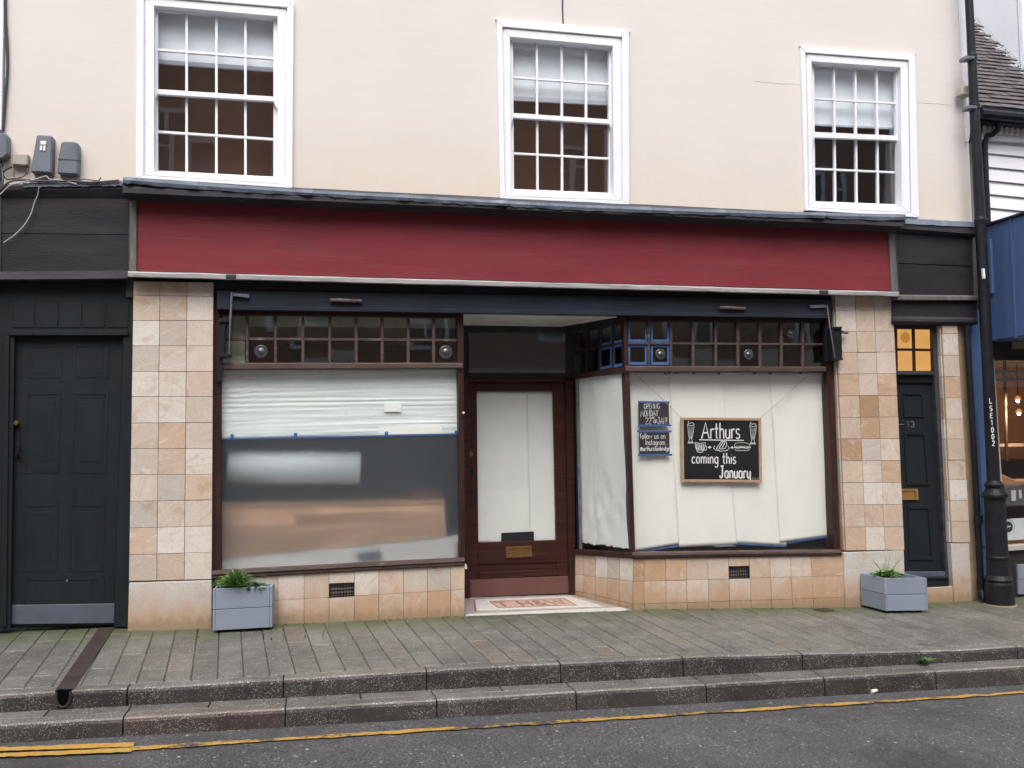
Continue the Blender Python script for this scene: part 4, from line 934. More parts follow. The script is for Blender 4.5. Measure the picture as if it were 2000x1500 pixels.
# white dust sheet taped up in the upper half of the left window
def crease(u, v):
    a = 0.0
    for k, (f, amp, s) in enumerate(((14, 0.010, 1.1), (29, 0.006, 2.3), (51, 0.0025, 5.0))):
        n = mnoise.noise(Vector((u * s + k * 7.1, v * f + k * 3.3, k * 1.7)))
        a += amp * (abs(n) * 1.6)
    d = math.exp(-((u - 0.10) ** 2) / 0.006 - ((v - 0.38) ** 2) / 0.05)
    a += d * 0.012 * mnoise.noise(Vector((u * 26, v * 30 + u * 18, 3.0)))
    return -a * 0.5 + 0.004
ds = thing('dust_sheet', 'creased white plastic sheet taped across the top of the left window', 'sheet', at(660, 850, 0.10))
sheet('plastic_sheet', [(431, 722), (896, 719), (897, 847), (429, 857)], 0.108, crease, 110, 90, M['plastic'], ds)
for x, y in ((453, 853), (577, 850.5), (754.5, 848), (891, 846)): Q('tape', [(x - 3, y - 5), (x + 3.5, y - 5), (x + 3.5, y + 3), (x - 3, y + 3)], 0.0885, 0.001, M['bluetape'], ds)
Q('paper_patch', [(750, 788.5), (783, 788), (784, 804), (751, 804)], 0.0905, 0.0008, M['patch'], ds)
Q('paper_patch', [(738.5, 833), (863, 830), (864, 846.5), (739, 849)], 0.0905, 0.0008, M['patch'], ds)
Q('tape_strip', [(429, 857.5), (897, 847), (897, 849.5), (429, 860)], 0.0885, 0.001, M['bluetape'], ds)

# left stall riser with its tiles and vent
LS = Q('stall_riser', [(424, 1127), (906, 1101), (908, 1215), (422, 1245)], 0.022, 0.12, M['mortar'], B)
cx = [424, 445, 494, 543, 594, 642.6, 692, 739.6, 787.8, 834.5, 880, 907]
st = lambda x: lerp(1129.5, 1103.5, (x - 424) / 483); sm = lambda x: lerp(1179, 1151, (x - 424) / 483); sb = lambda x: lerp(1227, 1204, (x - 424) / 483)
def strow(parent, cx, f0, f1, Y, mat, skip=()):
    for i, (a, b) in enumerate(zip(cx, cx[1:])):
        if i in skip: continue
        q = [(a, f0(a)), (b, f0(b)), (b, f1(b)), (a, f1(a))]; onetile(parent, q, Y, mat)
def onetile(parent, q, Y, mat, fly=0.013):
    P = [at(x, y, Y) for x, y in q]; P2 = []; pr = random.uniform(-.0018, .0018)
    for k, p in enumerate(P):
        a = P[(k + 1) % 4] - p; b = P[(k - 1) % 4] - p; P2.append(p + a.normalized() * .0014 + b.normalized() * .0014)
    nrm = (P2[1] - P2[0]).cross(P2[3] - P2[0]).normalized()
    if nrm.y < 0: nrm = -nrm
    bm = NB(); P2 = [p - nrm * (fly + pr) for p in P2]; prism(bm, P2, nrm * (fly + pr + .002), .0012); link('tile', bm, mat, parent)
strow(LS, cx, st, sm, 0.022, M['tile'], skip=(5,)); strow(LS, cx, sm, lambda x: sb(x) + 10, 0.022, M['tile'])
onetile(LS, [(642.6, st(642)), (692, st(692)), (692, 1137.5), (642.6, 1139.5)], 0.022, M['tile'])
def vent(q, Y, parent, nb):
    bm = NB(); pq(bm, q, Y + 0.012, 0.02); v = link('air_vent', bm, M['dark_gap'], parent)
    bm = NB()
    e = 0.09
    for a in ((0, 0, 1, e), (0, 1 - e, 1, 1)): pq(bm, sub(q, *a), Y - 0.012, 0.03)
    for a in ((0, e, .05, 1 - e), (.95, e, 1, 1 - e)): pq(bm, sub(q, *a), Y - 0.012, 0.03)
    for k in range(1, nb): pq(bm, sub(q, k / nb - .012, e, k / nb + .012, 1 - e), Y - 0.008, 0.012)
    for k in (1, 2, 3): pq(bm, sub(q, .05, k / 4 - .025, .95, k / 4 + .025), Y - 0.006, 0.008)
    return link('vent_grille', bm, M['iron'], parent)
vent([(642.6, 1139.5), (692.5, 1137), (693, 1164.5), (643, 1168)], 0.022, LS, 9)

# --- lobby: splayed window on the right, door at the back, soffit above
S0 = at(1232, 1000, 0.045); S1 = at(1122, 1000, 0.62); S0.z = S1.z = 0
sdv = (S1 - S0).normalized(); SN = Vector((sdv.y, -sdv.x, 0)); 
if SN.x > 0: SN = -SN
SP = (S0, SN)
def SQ(name, pts, mat, parent, out=0.0, depth=0.02, bevel=0.0):
    """pixel polygon on the splayed plane, `out` metres proud of it"""
    pl = (S0 + SN * out, SN); bm = NB(); prism(bm, [at(x, y, pl) for x, y in pts], -SN * depth, bevel); return link(name, bm, mat, parent)
# floor
FLP = [at(905, 1204, 0.02), at(1240, 1192, 0.02), at(1122, 1157, 0.66), at(910, 1167.5, 0.66)]
FLN = (FLP[1] - FLP[0]).cross(FLP[3] - FLP[0]).normalized()
if FLN.z < 0: FLN = -FLN
FLP[2] = at(1122, 1157, (FLP[0], FLN))
fx = (FLP[1] - FLP[0]).normalized()
bm = NB(); prism(bm, [FLP[0], FLP[1], FLP[2] + fx * 0.3, FLP[3] - fx * 0.1], Vector((0, 0, -0.1)))
floor = link('entrance_floor', bm, M['mosgrey'], B)
def FQ(name, pts, mat, h):
    pl = (FLP[0] + FLN * h, FLN); bm = NB(); prism(bm, [at(x, y, pl) for x, y in pts], -FLN * (h * 0.9), 0); return link(name, bm, mat, floor)
FQ('threshold', [(909, 1203), (913, 1199), (1210, 1186), (1228, 1190), (1215, 1193)], M['moswhite'], 0.006)
FQ('mosaic', [(928, 1171), (1110, 1164), (1180, 1184.5), (931, 1193)], M['moswhite'], 0.004)
FQ('mosaic_border', [(924.5, 1171.5), (928, 1171.2), (931, 1193), (927, 1193.2)], M['mosbrown'], 0.005)
FQ('mosaic_panel', [(955, 1174), (1102, 1168), (1127, 1181.5), (973, 1187)], M['mosbrown'], 0.006)
FQ('mosaic_panel', [(959, 1175), (1100, 1169.2), (1122, 1180.8), (974, 1186)], M['mospink'], 0.008)

# --- stroke lettering: every glyph a few polylines (baseline 0, capitals 1 high)
def arc(cx_, cy_, rx, ry, a0, a1, n=10):
    return [(cx_ + rx * math.cos(math.radians(lerp(a0, a1, i / n))), cy_ + ry * math.sin(math.radians(lerp(a0, a1, i / n)))) for i in range(n + 1)]
GL = {
 'A': (.78, [[(0, 0), (.38, 1), (.74, 0)], [(.14, .36), (.62, .36)]]), 'D': (.66, [[(.05, 0), (.05, 1)], [(.05, 1), (.3, .98)] + arc(.22, .5, .40, .48, 75, -75) + [(.05, 0)]]),
 'E': (.56, [[(.52, 1), (.06, 1), (.06, 0), (.52, 0)], [(.06, .52), (.45, .52)]]), 'F': (.52, [[(.5, 1), (.06, 1), (.06, 0)], [(.06, .52), (.42, .52)]]),
 'G': (.74, [arc(.38, .5, .34, .5, 50, 330) + [(.68, .42), (.42, .42)]]), 'H': (.66, [[(.06, 0), (.06, 1)], [(.6, 0), (.6, 1)], [(.06, .5), (.6, .5)]]), 'I': (.2, [[(.1, 0), (.1, 1)]]),
 'J': (.6, [[(.12, 1), (.56, 1)], [(.38, 1), (.38, .25)] + arc(.2, .25, .18, .25, 0, -170, 7)]), 'L': (.5, [[(.06, 1), (.06, 0), (.48, 0)]]),
 'M': (.86, [[(.05, 0), (.14, 1), (.43, .3), (.72, 1), (.81, 0)]]), 'N': (.68, [[(.06, 0), (.06, 1), (.6, 0), (.6, 1)]]), 'O': (.76, [arc(.38, .5, .33, .5, 90, 450, 16)]),
 'P': (.58, [[(.06, 0), (.06, 1)] + arc(.2, .74, .32, .26, 80, -80) + [(.06, .46)]]), 'S': (.6, [arc(.3, .74, .24, .26, 30, 270, 8) + arc(.3, .25, .25, .25, 85, -150, 8)]),
 'T': (.66, [[(.0, 1), (.64, 1)], [(.32, 1), (.32, 0)]]), 'W': (.96, [[(.02, 1), (.24, 0), (.48, .8), (.7, 0), (.92, 1)]]), 'Y': (.66, [[(.0, 1), (.32, .5), (.64, 1)], [(.32, .5), (.3, 0)]]),
 '0': (.6, [arc(.3, .5, .24, .5, 90, 450, 14)]), '1': (.34, [[(.04, .8), (.2, 1), (.2, 0)]]), '2': (.6, [arc(.29, .72, .24, .28, 160, -20, 8) + [(.05, 0), (.56, 0)]]), '3': (.58, [arc(.26, .75, .23, .25, 150, -80, 8), arc(.26, .26, .27, .27, 85, -150, 9)]),
 'a': (.56, [arc(.26, .3, .22, .3, 60, 390, 12), [(.48, .6), (.48, .08), (.54, 0)]]), 'b': (.56, [[(.08, 1.0), (.08, 0)], arc(.28, .3, .22, .3, 160, -160, 10)]), 'c': (.5, [arc(.28, .3, .23, .3, 45, 320, 10)]), 'd': (.56, [arc(.26, .3, .22, .3, 30, 330, 10), [(.48, 1), (.48, 0)]]),
 'e': (.52, [[(.06, .32), (.46, .34)] + arc(.26, .32, .21, .29, 5, 310, 10)]), 'f': (.4, [arc(.28, .84, .13, .16, 40, 180, 6) + [(.15, 0)], [(.0, .58), (.32, .58)]]), 'g': (.56, [arc(.26, .3, .22, .3, 50, 390, 10), [(.48, .6), (.48, -.12)] + arc(.27, -.14, .21, .22, 0, -150, 7)]),
 'h': (.54, [[(.08, 1), (.08, 0)], [(.08, .3)] + arc(.27, .36, .19, .25, 160, 0, 6) + [(.46, 0)]]), 'i': (.18, [[(.09, .6), (.09, 0)], [(.09, .8), (.095, .83)]]), 'l': (.18, [[(.09, 1), (.09, 0)]]),
 'm': (.84, [[(.06, .6), (.06, 0)], [(.06, .34)] + arc(.23, .38, .17, .22, 160, 0, 6) + [(.4, 0)], [(.4, .34)] + arc(.57, .38, .17, .22, 160, 0, 6) + [(.74, 0)]]), 'n': (.54, [[(.08, .6), (.08, 0)], [(.08, .3)] + arc(.27, .36, .19, .25, 160, 0, 6) + [(.46, 0)]]),
 'o': (.56, [arc(.27, .3, .22, .3, 90, 450, 12)]), 'r': (.4, [[(.08, .6), (.08, 0)], [(.08, .32)] + arc(.25, .38, .17, .22, 160, 50, 5)]), 's': (.46, [arc(.23, .45, .17, .16, 30, 260, 7) + arc(.22, .15, .19, .15, 80, -150, 7)]),
 't': (.4, [[(.18, .95), (.18, .1), (.3, 0)], [(.0, .62), (.36, .62)]]), 'u': (.54, [[(.07, .6), (.07, .22)] + arc(.26, .22, .19, .22, 180, 340, 7), [(.46, .6), (.46, 0)]]), 'w': (.72, [[(.03, .6), (.17, 0), (.35, .5), (.52, 0), (.68, .6)]]),
 'y': (.54, [[(.07, .6), (.07, .28)] + arc(.26, .26, .19, .24, 180, 340, 7), [(.46, .6), (.46, -.1)] + arc(.25, -.12, .21, .22, 0, -150, 7)]), '.': (.2, [[(.09, .0), (.10, .04)]]), '!': (.2, [[(.1, 1), (.1, .28)], [(.1, 0), (.1, .04)]]),
 '@': (.8, [arc(.38, .4, .16, .2, 30, 390, 8), arc(.4, .38, .36, .44, -20, 310, 12)]), '&': (.7, [[(.62, 0), (.2, .7)] + arc(.3, .82, .14, .17, 200, -20, 6) + [(.12, .34)] + arc(.26, .22, .2, .22, 150, 340, 6) + [(.6, .4)]]), '+': (.5, [[(.04, .4), (.46, .4)], [(.25, .18), (.25, .62)]]), '-': (.4, [[(.04, .42), (.36, .42)]]), ' ': (.34, []),
}
def text_lines(s, track=0.10):
    x = 0.0; out = []
    for ch_ in s:
        w, ls = GL[ch_]
        for l in ls: out.append([(x + px_, py_) for px_, py_ in l])
        x += w + track
    return out, x - track
def lettering(bm, s, x0, y0, x1, y1, h, to3, r, flat=0.3, track=0.10, wob=0.0):
    """text along the pixel baseline (x0,y0)-(x1,y1), capitals h pixels high; to3 maps pixel -> point"""
    ls, w = text_lines(s, track)
    for l in ls:
        P = [to3(lerp(x0, x1, a / w) + random.uniform(-wob, wob), lerp(y0, y1, a / w) - b * h + random.uniform(-wob, wob)) for a, b in l]
        if len(P) == 1: P = P * 2
        tube(bm, P, r, 6, True, flat)
pl_f = (FLP[0] + FLN * 0.0095, FLN)
bm = NB()
TLp, TRp, BRp, BLp = (964, 1176.3), (1094, 1171), (1113, 1179.5), (977, 1184.8)
def flo(u, v): x, y = bil([TLp, TRp, BRp, BLp], u, 1 - v); return at(x, y, pl_f)
ls, w_ = text_lines('T H&W', 0.12)
for l in ls: tube(bm, [flo(a / w_, b) for a, b in l], 0.012, 6, True)
for v in bm.verts:
    d_ = (v.co - pl_f[0]).dot(FLN); v.co -= FLN * d_ * 0.8
link('mosaic_letters', bm, M['mosbrown'], floor)

# splay stall riser, sill, glass and paper
SR = SQ('stall_riser', [(1123, 1080), (1236.5, 1088), (1236.5, 1205), (1122, 1175)], M['mortar'], B, 0.0, 0.05)
def spt(u, f): return None
sx_ = [1123.5, 1140, 1163.2, 1186, 1209.8, 1236.3]
def s_top(x): return lerp(1083, 1090.5, (x - 1123) / 113)
def s_mid(x): return lerp(1121.5, 1135.5, (x - 1123) / 113)
def s_low(x): return lerp(1154, 1180, (x - 1123) / 113)
def s_bot(x): return lerp(1163, 1196, (x - 1123) / 113)
for i, (a, b) in enumerate(zip(sx_, sx_[1:])):
    for f0, f1 in ((s_top, s_mid), (s_mid, s_low), (s_low, s_bot)):
        pl = (S0 + SN * 0.012, SN); P = [at(x, y, pl) for x, y in ((a + .35, f0(a) + .4), (b - .35, f0(b) + .4), (b - .35, f1(b) - .4), (a + .35, f1(a) - .4))]
        bm = NB(); prism(bm, P, -SN * 0.014, 0.0012); link('tile', bm, M['tile'], SR)
SW = SQ('shop_window', [(1122, 728), (1125, 728), (1133, 1076), (1127, 1076)], M['iron'], B, 0.012, 0.05); SW['label'] = 'narrow splayed side window in the entrance'
SQ('sill', [(1121, 1073), (1238, 1080), (1238, 1090), (1121, 1083)], M['brown'], SW, 0.035, 0.07, 0.003)
SQ('transom', [(1120, 731), (1222, 716), (1222, 727), (1120, 740)], M['brown'], SW, 0.03, 0.06, 0.003)
SQ('frame_strip', [(1124, 735), (1127, 735), (1134.5, 1072), (1131.5, 1072)], M['irongrey'], SW, 0.022, 0.02)
SQ('pane', [(1126, 736), (1222, 722), (1235, 1082), (1132, 1075)], M['glass'], SW, 0.006, 0.004)
SQ('head_rail', [(1098, 641), (1221, 614), (1221, 630), (1110, 655)], M['dark_gap'], SW, 0.02, 0.05)
tb = [1121, 1145, 1170, 1196, 1220.5]
yT = lambda x: lerp(648, 625, (x - 1115) / 106); yM = lambda x: lerp(689, 668.5, (x - 1115) / 106); yB = lambda x: lerp(733, 716, (x - 1115) / 106)
for x in tb[1:4]: SQ('glazing_bar', [(x - 1.6, yT(x)), (x + 1.6, yT(x)), (x + 1.6, yB(x)), (x - 1.6, yB(x))], M['brown'], SW, 0.014, 0.03)
for a, b in zip(tb, tb[1:]):
    SQ('glazing_bar', [(a + 1.6, yM(a) - 2), (b - 1.6, yM(b) - 2), (b - 1.6, yM(b) + 2), (a + 1.6, yM(a) + 2)], M['brown'], SW, 0.013, 0.028)
    for f0, f1 in ((yT, yM), (yM, yB)): SQ('pane', [(a, f0(a)), (b, f0(b)), (b, f1(b)), (a, f1(a))], M['oldglass'], SW, 0.004, 0.003)
def tapeframe(q, plane_fn, parent, w=0.13, y_up=True):
    bm = NB()
    for a in ((0, 1 - w * 1.2, 1, 1), (0, 0, w * .9, 1 - w * 1.2), (1 - w * .9, 0, 1, 1 - w * 1.2)) + (((w * .9, 0, 1 - w * .9, w),) if y_up else ()):
        plane_fn(bm, sub(q, *a))
    return link('masking_tape', bm, M['bluetape'], parent)
for a, b in zip(tb[2:4], tb[3:5]):
    for f0, f1 in ((yT, yM), (yM, yB)):
        q = [(a + 2, f0(a) + 2), (b - 2, f0(b) + 2), (b - 2, f1(b) - 2), (a + 2, f1(a) - 2)]
        tapeframe(q, lambda bm_, p: prism(bm_, [at(x, y, (S0 + SN * 0.0055, SN)) for x, y in p], -SN * 0.0008), SW, 0.10, f0 is yM)
# door
DY = 0.66
bm = NB(); pq(bm, [(903, 735), (917, 737), (919, 1168), (908, 1170)], DY - 0.03, 0.1, 0.004); pq(bm, [(1104, 741), (1122, 741), (1125, 1161), (1112, 1161)], DY - 0.03, 0.1, 0.004); pq(bm, [(917, 737), (1104, 737), (1104, 746), (917, 746)], DY - 0.035, 0.1, 0.004)
DR = link('door_frame', bm, M['oak'], B)
Q('transom_panel', [(890, 600), (1135, 600), (1135, 739), (890, 739)], DY - 0.005, 0.05, M['dark_gap'], DR)
Q('transom_light', [(916, 648), (1104, 648), (1104, 728), (916, 728)], DY - 0.012, 0.004, M['bull'], DR)
bm = NB()
L0, L1 = 917.5, 1104
for q in ([(916, 747), (931, 747), (935, 1131), (918, 1132)], [(1080, 747), (1104.5, 747), (1111, 1124), (1088, 1125)], [(931, 747), (1080, 747), (1080, 764), (931, 764)], [(934.5, 1060), (1088, 1055), (1088.5, 1098), (935, 1103)], [(935, 1118), (1088, 1112), (1089, 1124), (936, 1132)]): pq(bm, q, DY, 0.045, 0.003)
pq(bm, [(935, 1103), (1088.5, 1098), (1088, 1112), (935, 1118)], DY + 0.012, 0.02)
DL = link('shop_door', bm, M['oak'], B); DL['label'] = 'dark brown timber shop door with papered glass'
Q('kick_plate', [(914, 1133), (1111, 1125), (1113, 1158.5), (915.5, 1166)], DY - 0.008, 0.03, M['kick'], DL, 0.002)
Q('pane', [(930, 763), (1081, 763), (1089, 1056), (933, 1061)], DY + 0.016, 0.004, M['glass'], DL)
bm = NB(); q = [(987.5, 1068.5), (1038.5, 1066), (1039.5, 1087.5), (988.5, 1090)]
for a in ((0, 0, 1, .2), (0, .8, 1, 1), (0, .2, .1, .8), (.9, .2, 1, .8)): pq(bm, sub(q, *a), DY - 0.012, 0.015, 0.001)
pq(bm, sub(q, .1, .2, .84, .8), DY - 0.008, 0.008, 0.001); pq(bm, sub(q, .84, .2, .9, .8), DY - 0.002, 0.002); link('letter_plate', bm, M['brass'], DL)
Q('letter_cage', [(979, 1041), (1043, 1038), (1043, 1056), (979, 1059)], DY + 0.024, 0.05, M['iron'], DL, 0.003)
bm = NB(); c = at(919.5, 887, DY - 0.002); tube(bm, [c, c + Vector((0, -0.012, 0))], [0.021, 0.017], 14); link('lock', bm, M['brass'], DL)
bm = NB()
for y in (843,): c = at(921, y, DY - 0.001); tube(bm, [c, c + Vector((0, -0.008, 0))], 0.013, 10)
link('lock', bm, M['iron'], DL); bm = NB()
pq(bm, [(917, 910), (925, 910), (926, 930), (918, 930)], DY - 0.006, 0.007, 0.002); link('lock', bm, M['iron'], DL); bm = NB(); pq(bm, [(919, 958), (925, 958), (926, 985), (920, 985)], DY - 0.006, 0.007, 0.002); link('lock', bm, M['iron'], DL)
bm = NB(); c = at(905, 806, 0.02); tube(bm, [c, c + Vector((0, -0.012, 0))], 0.009, 8); link('door_bell', bm, M['tin'], LW)
def wavy(seed, amp, fu, fv): return lambda u, v: amp * mnoise.noise(Vector((u * fu + seed, v * fv, seed * 1.7)))
dp = sheet('paper_sheet', [(929, 762), (1030, 762), (1037, 1062), (932, 1062)], DY + 0.030, wavy(1, .006, 3, 2), 24, 40, M['paperdoor']); tag(dp, 'wide white paper sheet behind the left part of the shop door glass', 'paper', 'paper sheets lining the shop windows')
dp = sheet('paper_sheet', [(1023, 761), (1083, 761), (1091, 1060), (1031, 1060)], DY + 0.036, wavy(2, .006, 2, 2), 20, 40, M['paperdoor']); tag(dp, 'narrow white paper sheet behind the right edge of the shop door glass', 'paper', 'paper sheets lining the shop windows')
# papers in the splayed side window
def ssheet(c, out, amp, seed, nu=20, nv=40):
    bm = NB(); F = []
    pl = (S0 + SN * out, SN)
    for j in range(nv + 1):
        for i in range(nu + 1):
            u, v = i / nu, j / nv; x, y = bil(c, u, v)
            if j == nv: y += random.uniform(-3, 1.5)
            F.append(bm.verts.new(at(x, y, pl) + SN * (amp * mnoise.noise(Vector((u * 2.5 + seed, v * 3, seed))) + amp * 1.2 * math.exp(-((v - .8) ** 2) / .02) * mnoise.noise(Vector((u * 5, v * 9, seed))))))
    w = nu + 1
    for j in range(nv):
        for i in range(nu): bm.faces.new([F[k] for k in (j * w + i, j * w + i + 1, (j + 1) * w + i + 1, (j + 1) * w + i)])
    return link('paper_sheet', bm, M['paperdoor'], smooth=True)
tag(ssheet([(1125, 738), (1164, 732), (1172, 1066), (1131, 1059)], -0.012, .006, 4), 'narrow white paper sheet beside the door in the splayed side window', 'paper', 'paper sheets lining the shop windows')
tag(ssheet([(1160, 733), (1224, 724), (1236, 1074), (1168, 1063)], -0.006, .012, 5), 'rumpled white paper sheet next to the corner post in the splayed side window', 'paper', 'paper sheets lining the shop windows')
# soffit over the lobby
sf0, sf1, sf2, sf3 = at(905, 614, 0.05), at(1205, 620, 0.05), at(1096, 642, DY), at(907, 638, DY)
sf0.x -= 0.02; sf3.x = sf0.x + 0.05; sz_ = sf0.z + 0.012
bm = NB(); prism(bm, [Vector((p.x, p.y, sz_ - 0.012 * (p.y > .3))) for p in (sf0, sf1, sf2, sf3)], Vector((0, 0, 0.05))); so = link('soffit', bm, M['soffit'], B)
bm = NB(); i0 = [lerp(sf0, sf2, .10), lerp(sf1, sf3, .10), lerp(sf2, sf0, .10), lerp(sf3, sf1, .10)]
o0 = [sf0, sf1, sf2, sf3]
for k in range(4):
    q = [o0[k], o0[(k + 1) % 4], i0[(k + 1) % 4], i0[k]]
    prism(bm, [Vector((p.x, p.y, sz_ - 0.012 * (min(1, max(0, (p.y - .05) / .6))) - 0.014)) for p in q], Vector((0, 0, 0.012)))
link('soffit_frame', bm, M['soffit'], so)
# left return of the lobby
bm = NB(); a, b = at(905, 900, 0.05), at(906, 900, 0.64); prism(bm, [Vector((a.x, .14, 0.02)), Vector((b.x - .05, .64, 0.02)), Vector((b.x - .05, .64, .62)), Vector((a.x, .14, .62))], Vector((-0.05, 0, 0))); link('stall_riser', bm, M['plinth'], B)
bm = NB(); prism(bm, [Vector((a.x - .01, .14, .62)), Vector((b.x - .06, .64, .62)), Vector((b.x - .06, .64, 2.46)), Vector((a.x - .01, .14, 2.46))], Vector((-0.006, 0, 0))); link('pane', bm, M['glass'], B)

# --- right shop window
bm = NB()
frame_q(bm, [(1218.5, 614), (1224, 614), (1229, 722), (1220, 722)], 0.03, 0.08); frame_q(bm, [(1220.5, 725), (1229.5, 725), (1241, 1081), (1232.5, 1081)], 0.025, 0.09)
frame_q(bm, [(1610, 590), (1624, 590), (1641, 1077), (1629, 1077)], 0.03, 0.12); frame_q(bm, [(1222, 617), (1611, 620), (1611, 629), (1222, 627)], 0.045, 0.08)
RWN = link('shop_window', bm, M['brown'], B); RWN['label'] = 'right shop window lined with cream paper'
bm = NB(); loft(bm, [((1221, 714.5), (1613, 716), 0.02), ((1221, 717), (1613, 718), 0.0), ((1222, 724), (1614, 724.5), 0.0), ((1222, 728), (1614, 728), 0.03), ((1222, 728), (1614, 728), 0.11), ((1221, 714.5), (1613, 716), 0.11)], 12, 0.0006); link('transom', bm, M['brownworn'], RWN)
bm = NB(); loft(bm, [((1236, 1078), (1641, 1073), 0.03), ((1235, 1080), (1643, 1075), -0.02), ((1235, 1085), (1644, 1079), -0.025), ((1235, 1090), (1644, 1083.5), -0.012), ((1235, 1090), (1644, 1083.5), 0.12), ((1236, 1077), (1641, 1072), 0.12)], 14, 0.0008); link('sill', bm, M['brownworn'], RWN)
RB = [1267.4, 1311, 1354, 1398.5, 1441.7, 1484.6, 1526.6, 1568.5]; RE = [1223] + RB + [1611]
rt = lambda x: lerp(627, 629, (x - 1220) / 390); rm = lambda x: lerp(670.5, 672.5, (x - 1220) / 390); rb = lambda x: lerp(714.8, 716, (x - 1220) / 390)
for x in RB: Q('glazing_bar', [(x - 2.6, rt(x) - 1), (x + 2.6, rt(x) - 1), (x + 2.8, rb(x)), (x - 2.4, rb(x))], 0.052, 0.035, M['brownworn'], RWN, 0.003)
for a, b in zip(RE, RE[1:]): Q('glazing_bar', [(a + 2.6, rm(a) - 2.1), (b - 2.6, rm(b) - 2.1), (b - 2.6, rm(b) + 2.1), (a + 2.6, rm(a) + 2.1)], 0.054, 0.033, M['brownworn'], RWN, 0.003)
panes(RE, rt, rm, rb, 0.076, RWN, M['oldglass'])
for a, b in zip(RE[:2], RE[1:3]):
    for f0, f1 in ((rt, rm), (rm, rb)):
        q = [(a + 4, f0(a) + 2.5), (b - 4, f0(b) + 2.5), (b - 4, f1(b) - 2.5), (a + 4, f1(a) - 2.5)]
        tapeframe(q, lambda bm_, p: pq(bm_, p, 0.0715, 0.0012), RWN, 0.115, f0 is rm)
bullseye(1290, 692, 0.074, 0.052, RWN); bullseye(1462, 692.5, 0.074, 0.052, RWN); bullseye(1546, 652, 0.074, 0.05, RWN)
Q('pane', [(1228, 726), (1612, 727), (1631, 1074), (1239, 1079)], 0.062, 0.004, M['glass'], RWN)
# cream lining papers
PG = 'paper sheets lining the shop windows'
def curl(seed, amp, edge): 
    return lambda u, v: amp * mnoise.noise(Vector((u * 2.2 + seed, v * 1.6, seed))) - edge * math.exp(-(1 - u) / 0.05) * 0.6 - edge * 0.5 * math.exp(-(u) / 0.06) + amp * .6 * mnoise.noise(Vector((u * 6, v * 5, seed + 9)))
for c, Y, sd_, lab in (([(1229, 726), (1312, 726), (1328, 1063), (1240, 1077)], 0.140, 1.0, 'cream paper sheet behind the two small black notices'),
                     ([(1306, 726), (1409, 726), (1440, 1063), (1326, 1069)], 0.132, 2.0, 'cream paper sheet behind the left half of the chalkboard'),
                     ([(1402, 726), (1510, 727), (1536, 1066), (1423, 1060)], 0.138, 3.0, 'cream paper sheet behind the right half of the chalkboard'),
                     ([(1503, 727), (1613, 727), (1624, 1047), (1523, 1060)], 0.131, 4.0, 'cream paper sheet with torn dark edge beside the right post')):
    tag(sheet('paper_sheet', c, Y, curl(sd_, .006, .006), 30, 50, M['paper']), lab, 'paper', PG)
Q('tape_strip', [(1240, 1079), (1325, 1064), (1325, 1068), (1240, 1080)], 0.126, 0.0008, M['bluetape'], RWN); Q('tape_strip', [(1441, 1061), (1536, 1066.5), (1536, 1068.5), (1441, 1063.5)], 0.125, 0.0008, M['bluetape'], RWN)
Q('tape_strip', [(1536, 1060), (1600, 1049.5), (1624, 1048), (1624, 1050), (1600, 1052), (1536, 1062)], 0.1235, 0.0008, M['bluetape'], RWN)
for x in (1296, 1304, 1317, 1352, 1400, 1470, 1500, 1560): Q('tape', [(x, 726), (x + 7, 726), (x + 6, 731 + random.uniform(-2, 3)), (x + 1, 731)], 0.1205, 0.0008, M['brass'], RWN)
# chalkboard on its string
CB = thing('chalkboard', 'wood framed chalkboard with white hand lettering hanging in the right window', 'chalkboard', at(1410, 942, 0.10))
oq = [(1330.3, 815.4), (1487, 816.6), (1488.7, 942.6), (1331.8, 941.6)]; iq = [(1335.5, 820.5), (1482, 821.8), (1483.4, 937.2), (1336.6, 936.4)]
for i in range(4):
    j = (i + 1) % 4; Q('frame', [oq[i], oq[j], iq[j], iq[i]], 0.088 + .0003 * i, 0.02, M['pine'], CB, 0.002)
Q('board', iq, 0.098, 0.008, M['chalkboard'], CB)
bm = NB(); 
tube(bm, [at(1236, 727, .088), at(1285, 771, .086), at(1331, 816, .084)], 0.0022, 6); tube(bm, [at(1485, 817, .084), at(1530, 777, .088), at(1577, 734, .09)], 0.0022, 6)
link('string', bm, M['string'], CB)
def cb(x, y): return at(x, y, 0.0968)
def z8(px_, py_): return (1220 + px_ / 7.1429, 760 + py_ / 7.1429)      # measured in an enlargement of the notices
bm = NB()
lettering(bm, 'Arthurs', *z8(1075, 690), *z8(1612, 690), 31, cb, 0.0058, track=0.06)
lettering(bm, 'coming this', *z8(935, 1035), *z8(1555, 1040), 21, cb, 0.0050)
lettering(bm, 'January', *z8(1325, 1238), *z8(1760, 1245), 23, cb, 0.0066, track=0.08)
lettering(bm, '...', *z8(1780, 1246), *z8(1872, 1246), 20, cb, 0.0060, track=0.3)
lettering(bm, '+', *z8(1160, 845), *z8(1212, 845), 12, cb, 0.0040); lettering(bm, '+', *z8(1475, 850), *z8(1525, 850), 12, cb, 0.0040)
link('lettering', bm, M['chalk'], CB)
bm = NB()
def zl(pts, r=0.0022): tube(bm, [cb(*z8(*p)) for p in pts], r, 5, True, .3)
zl([(1040, 708), (1660, 716)], .0042)
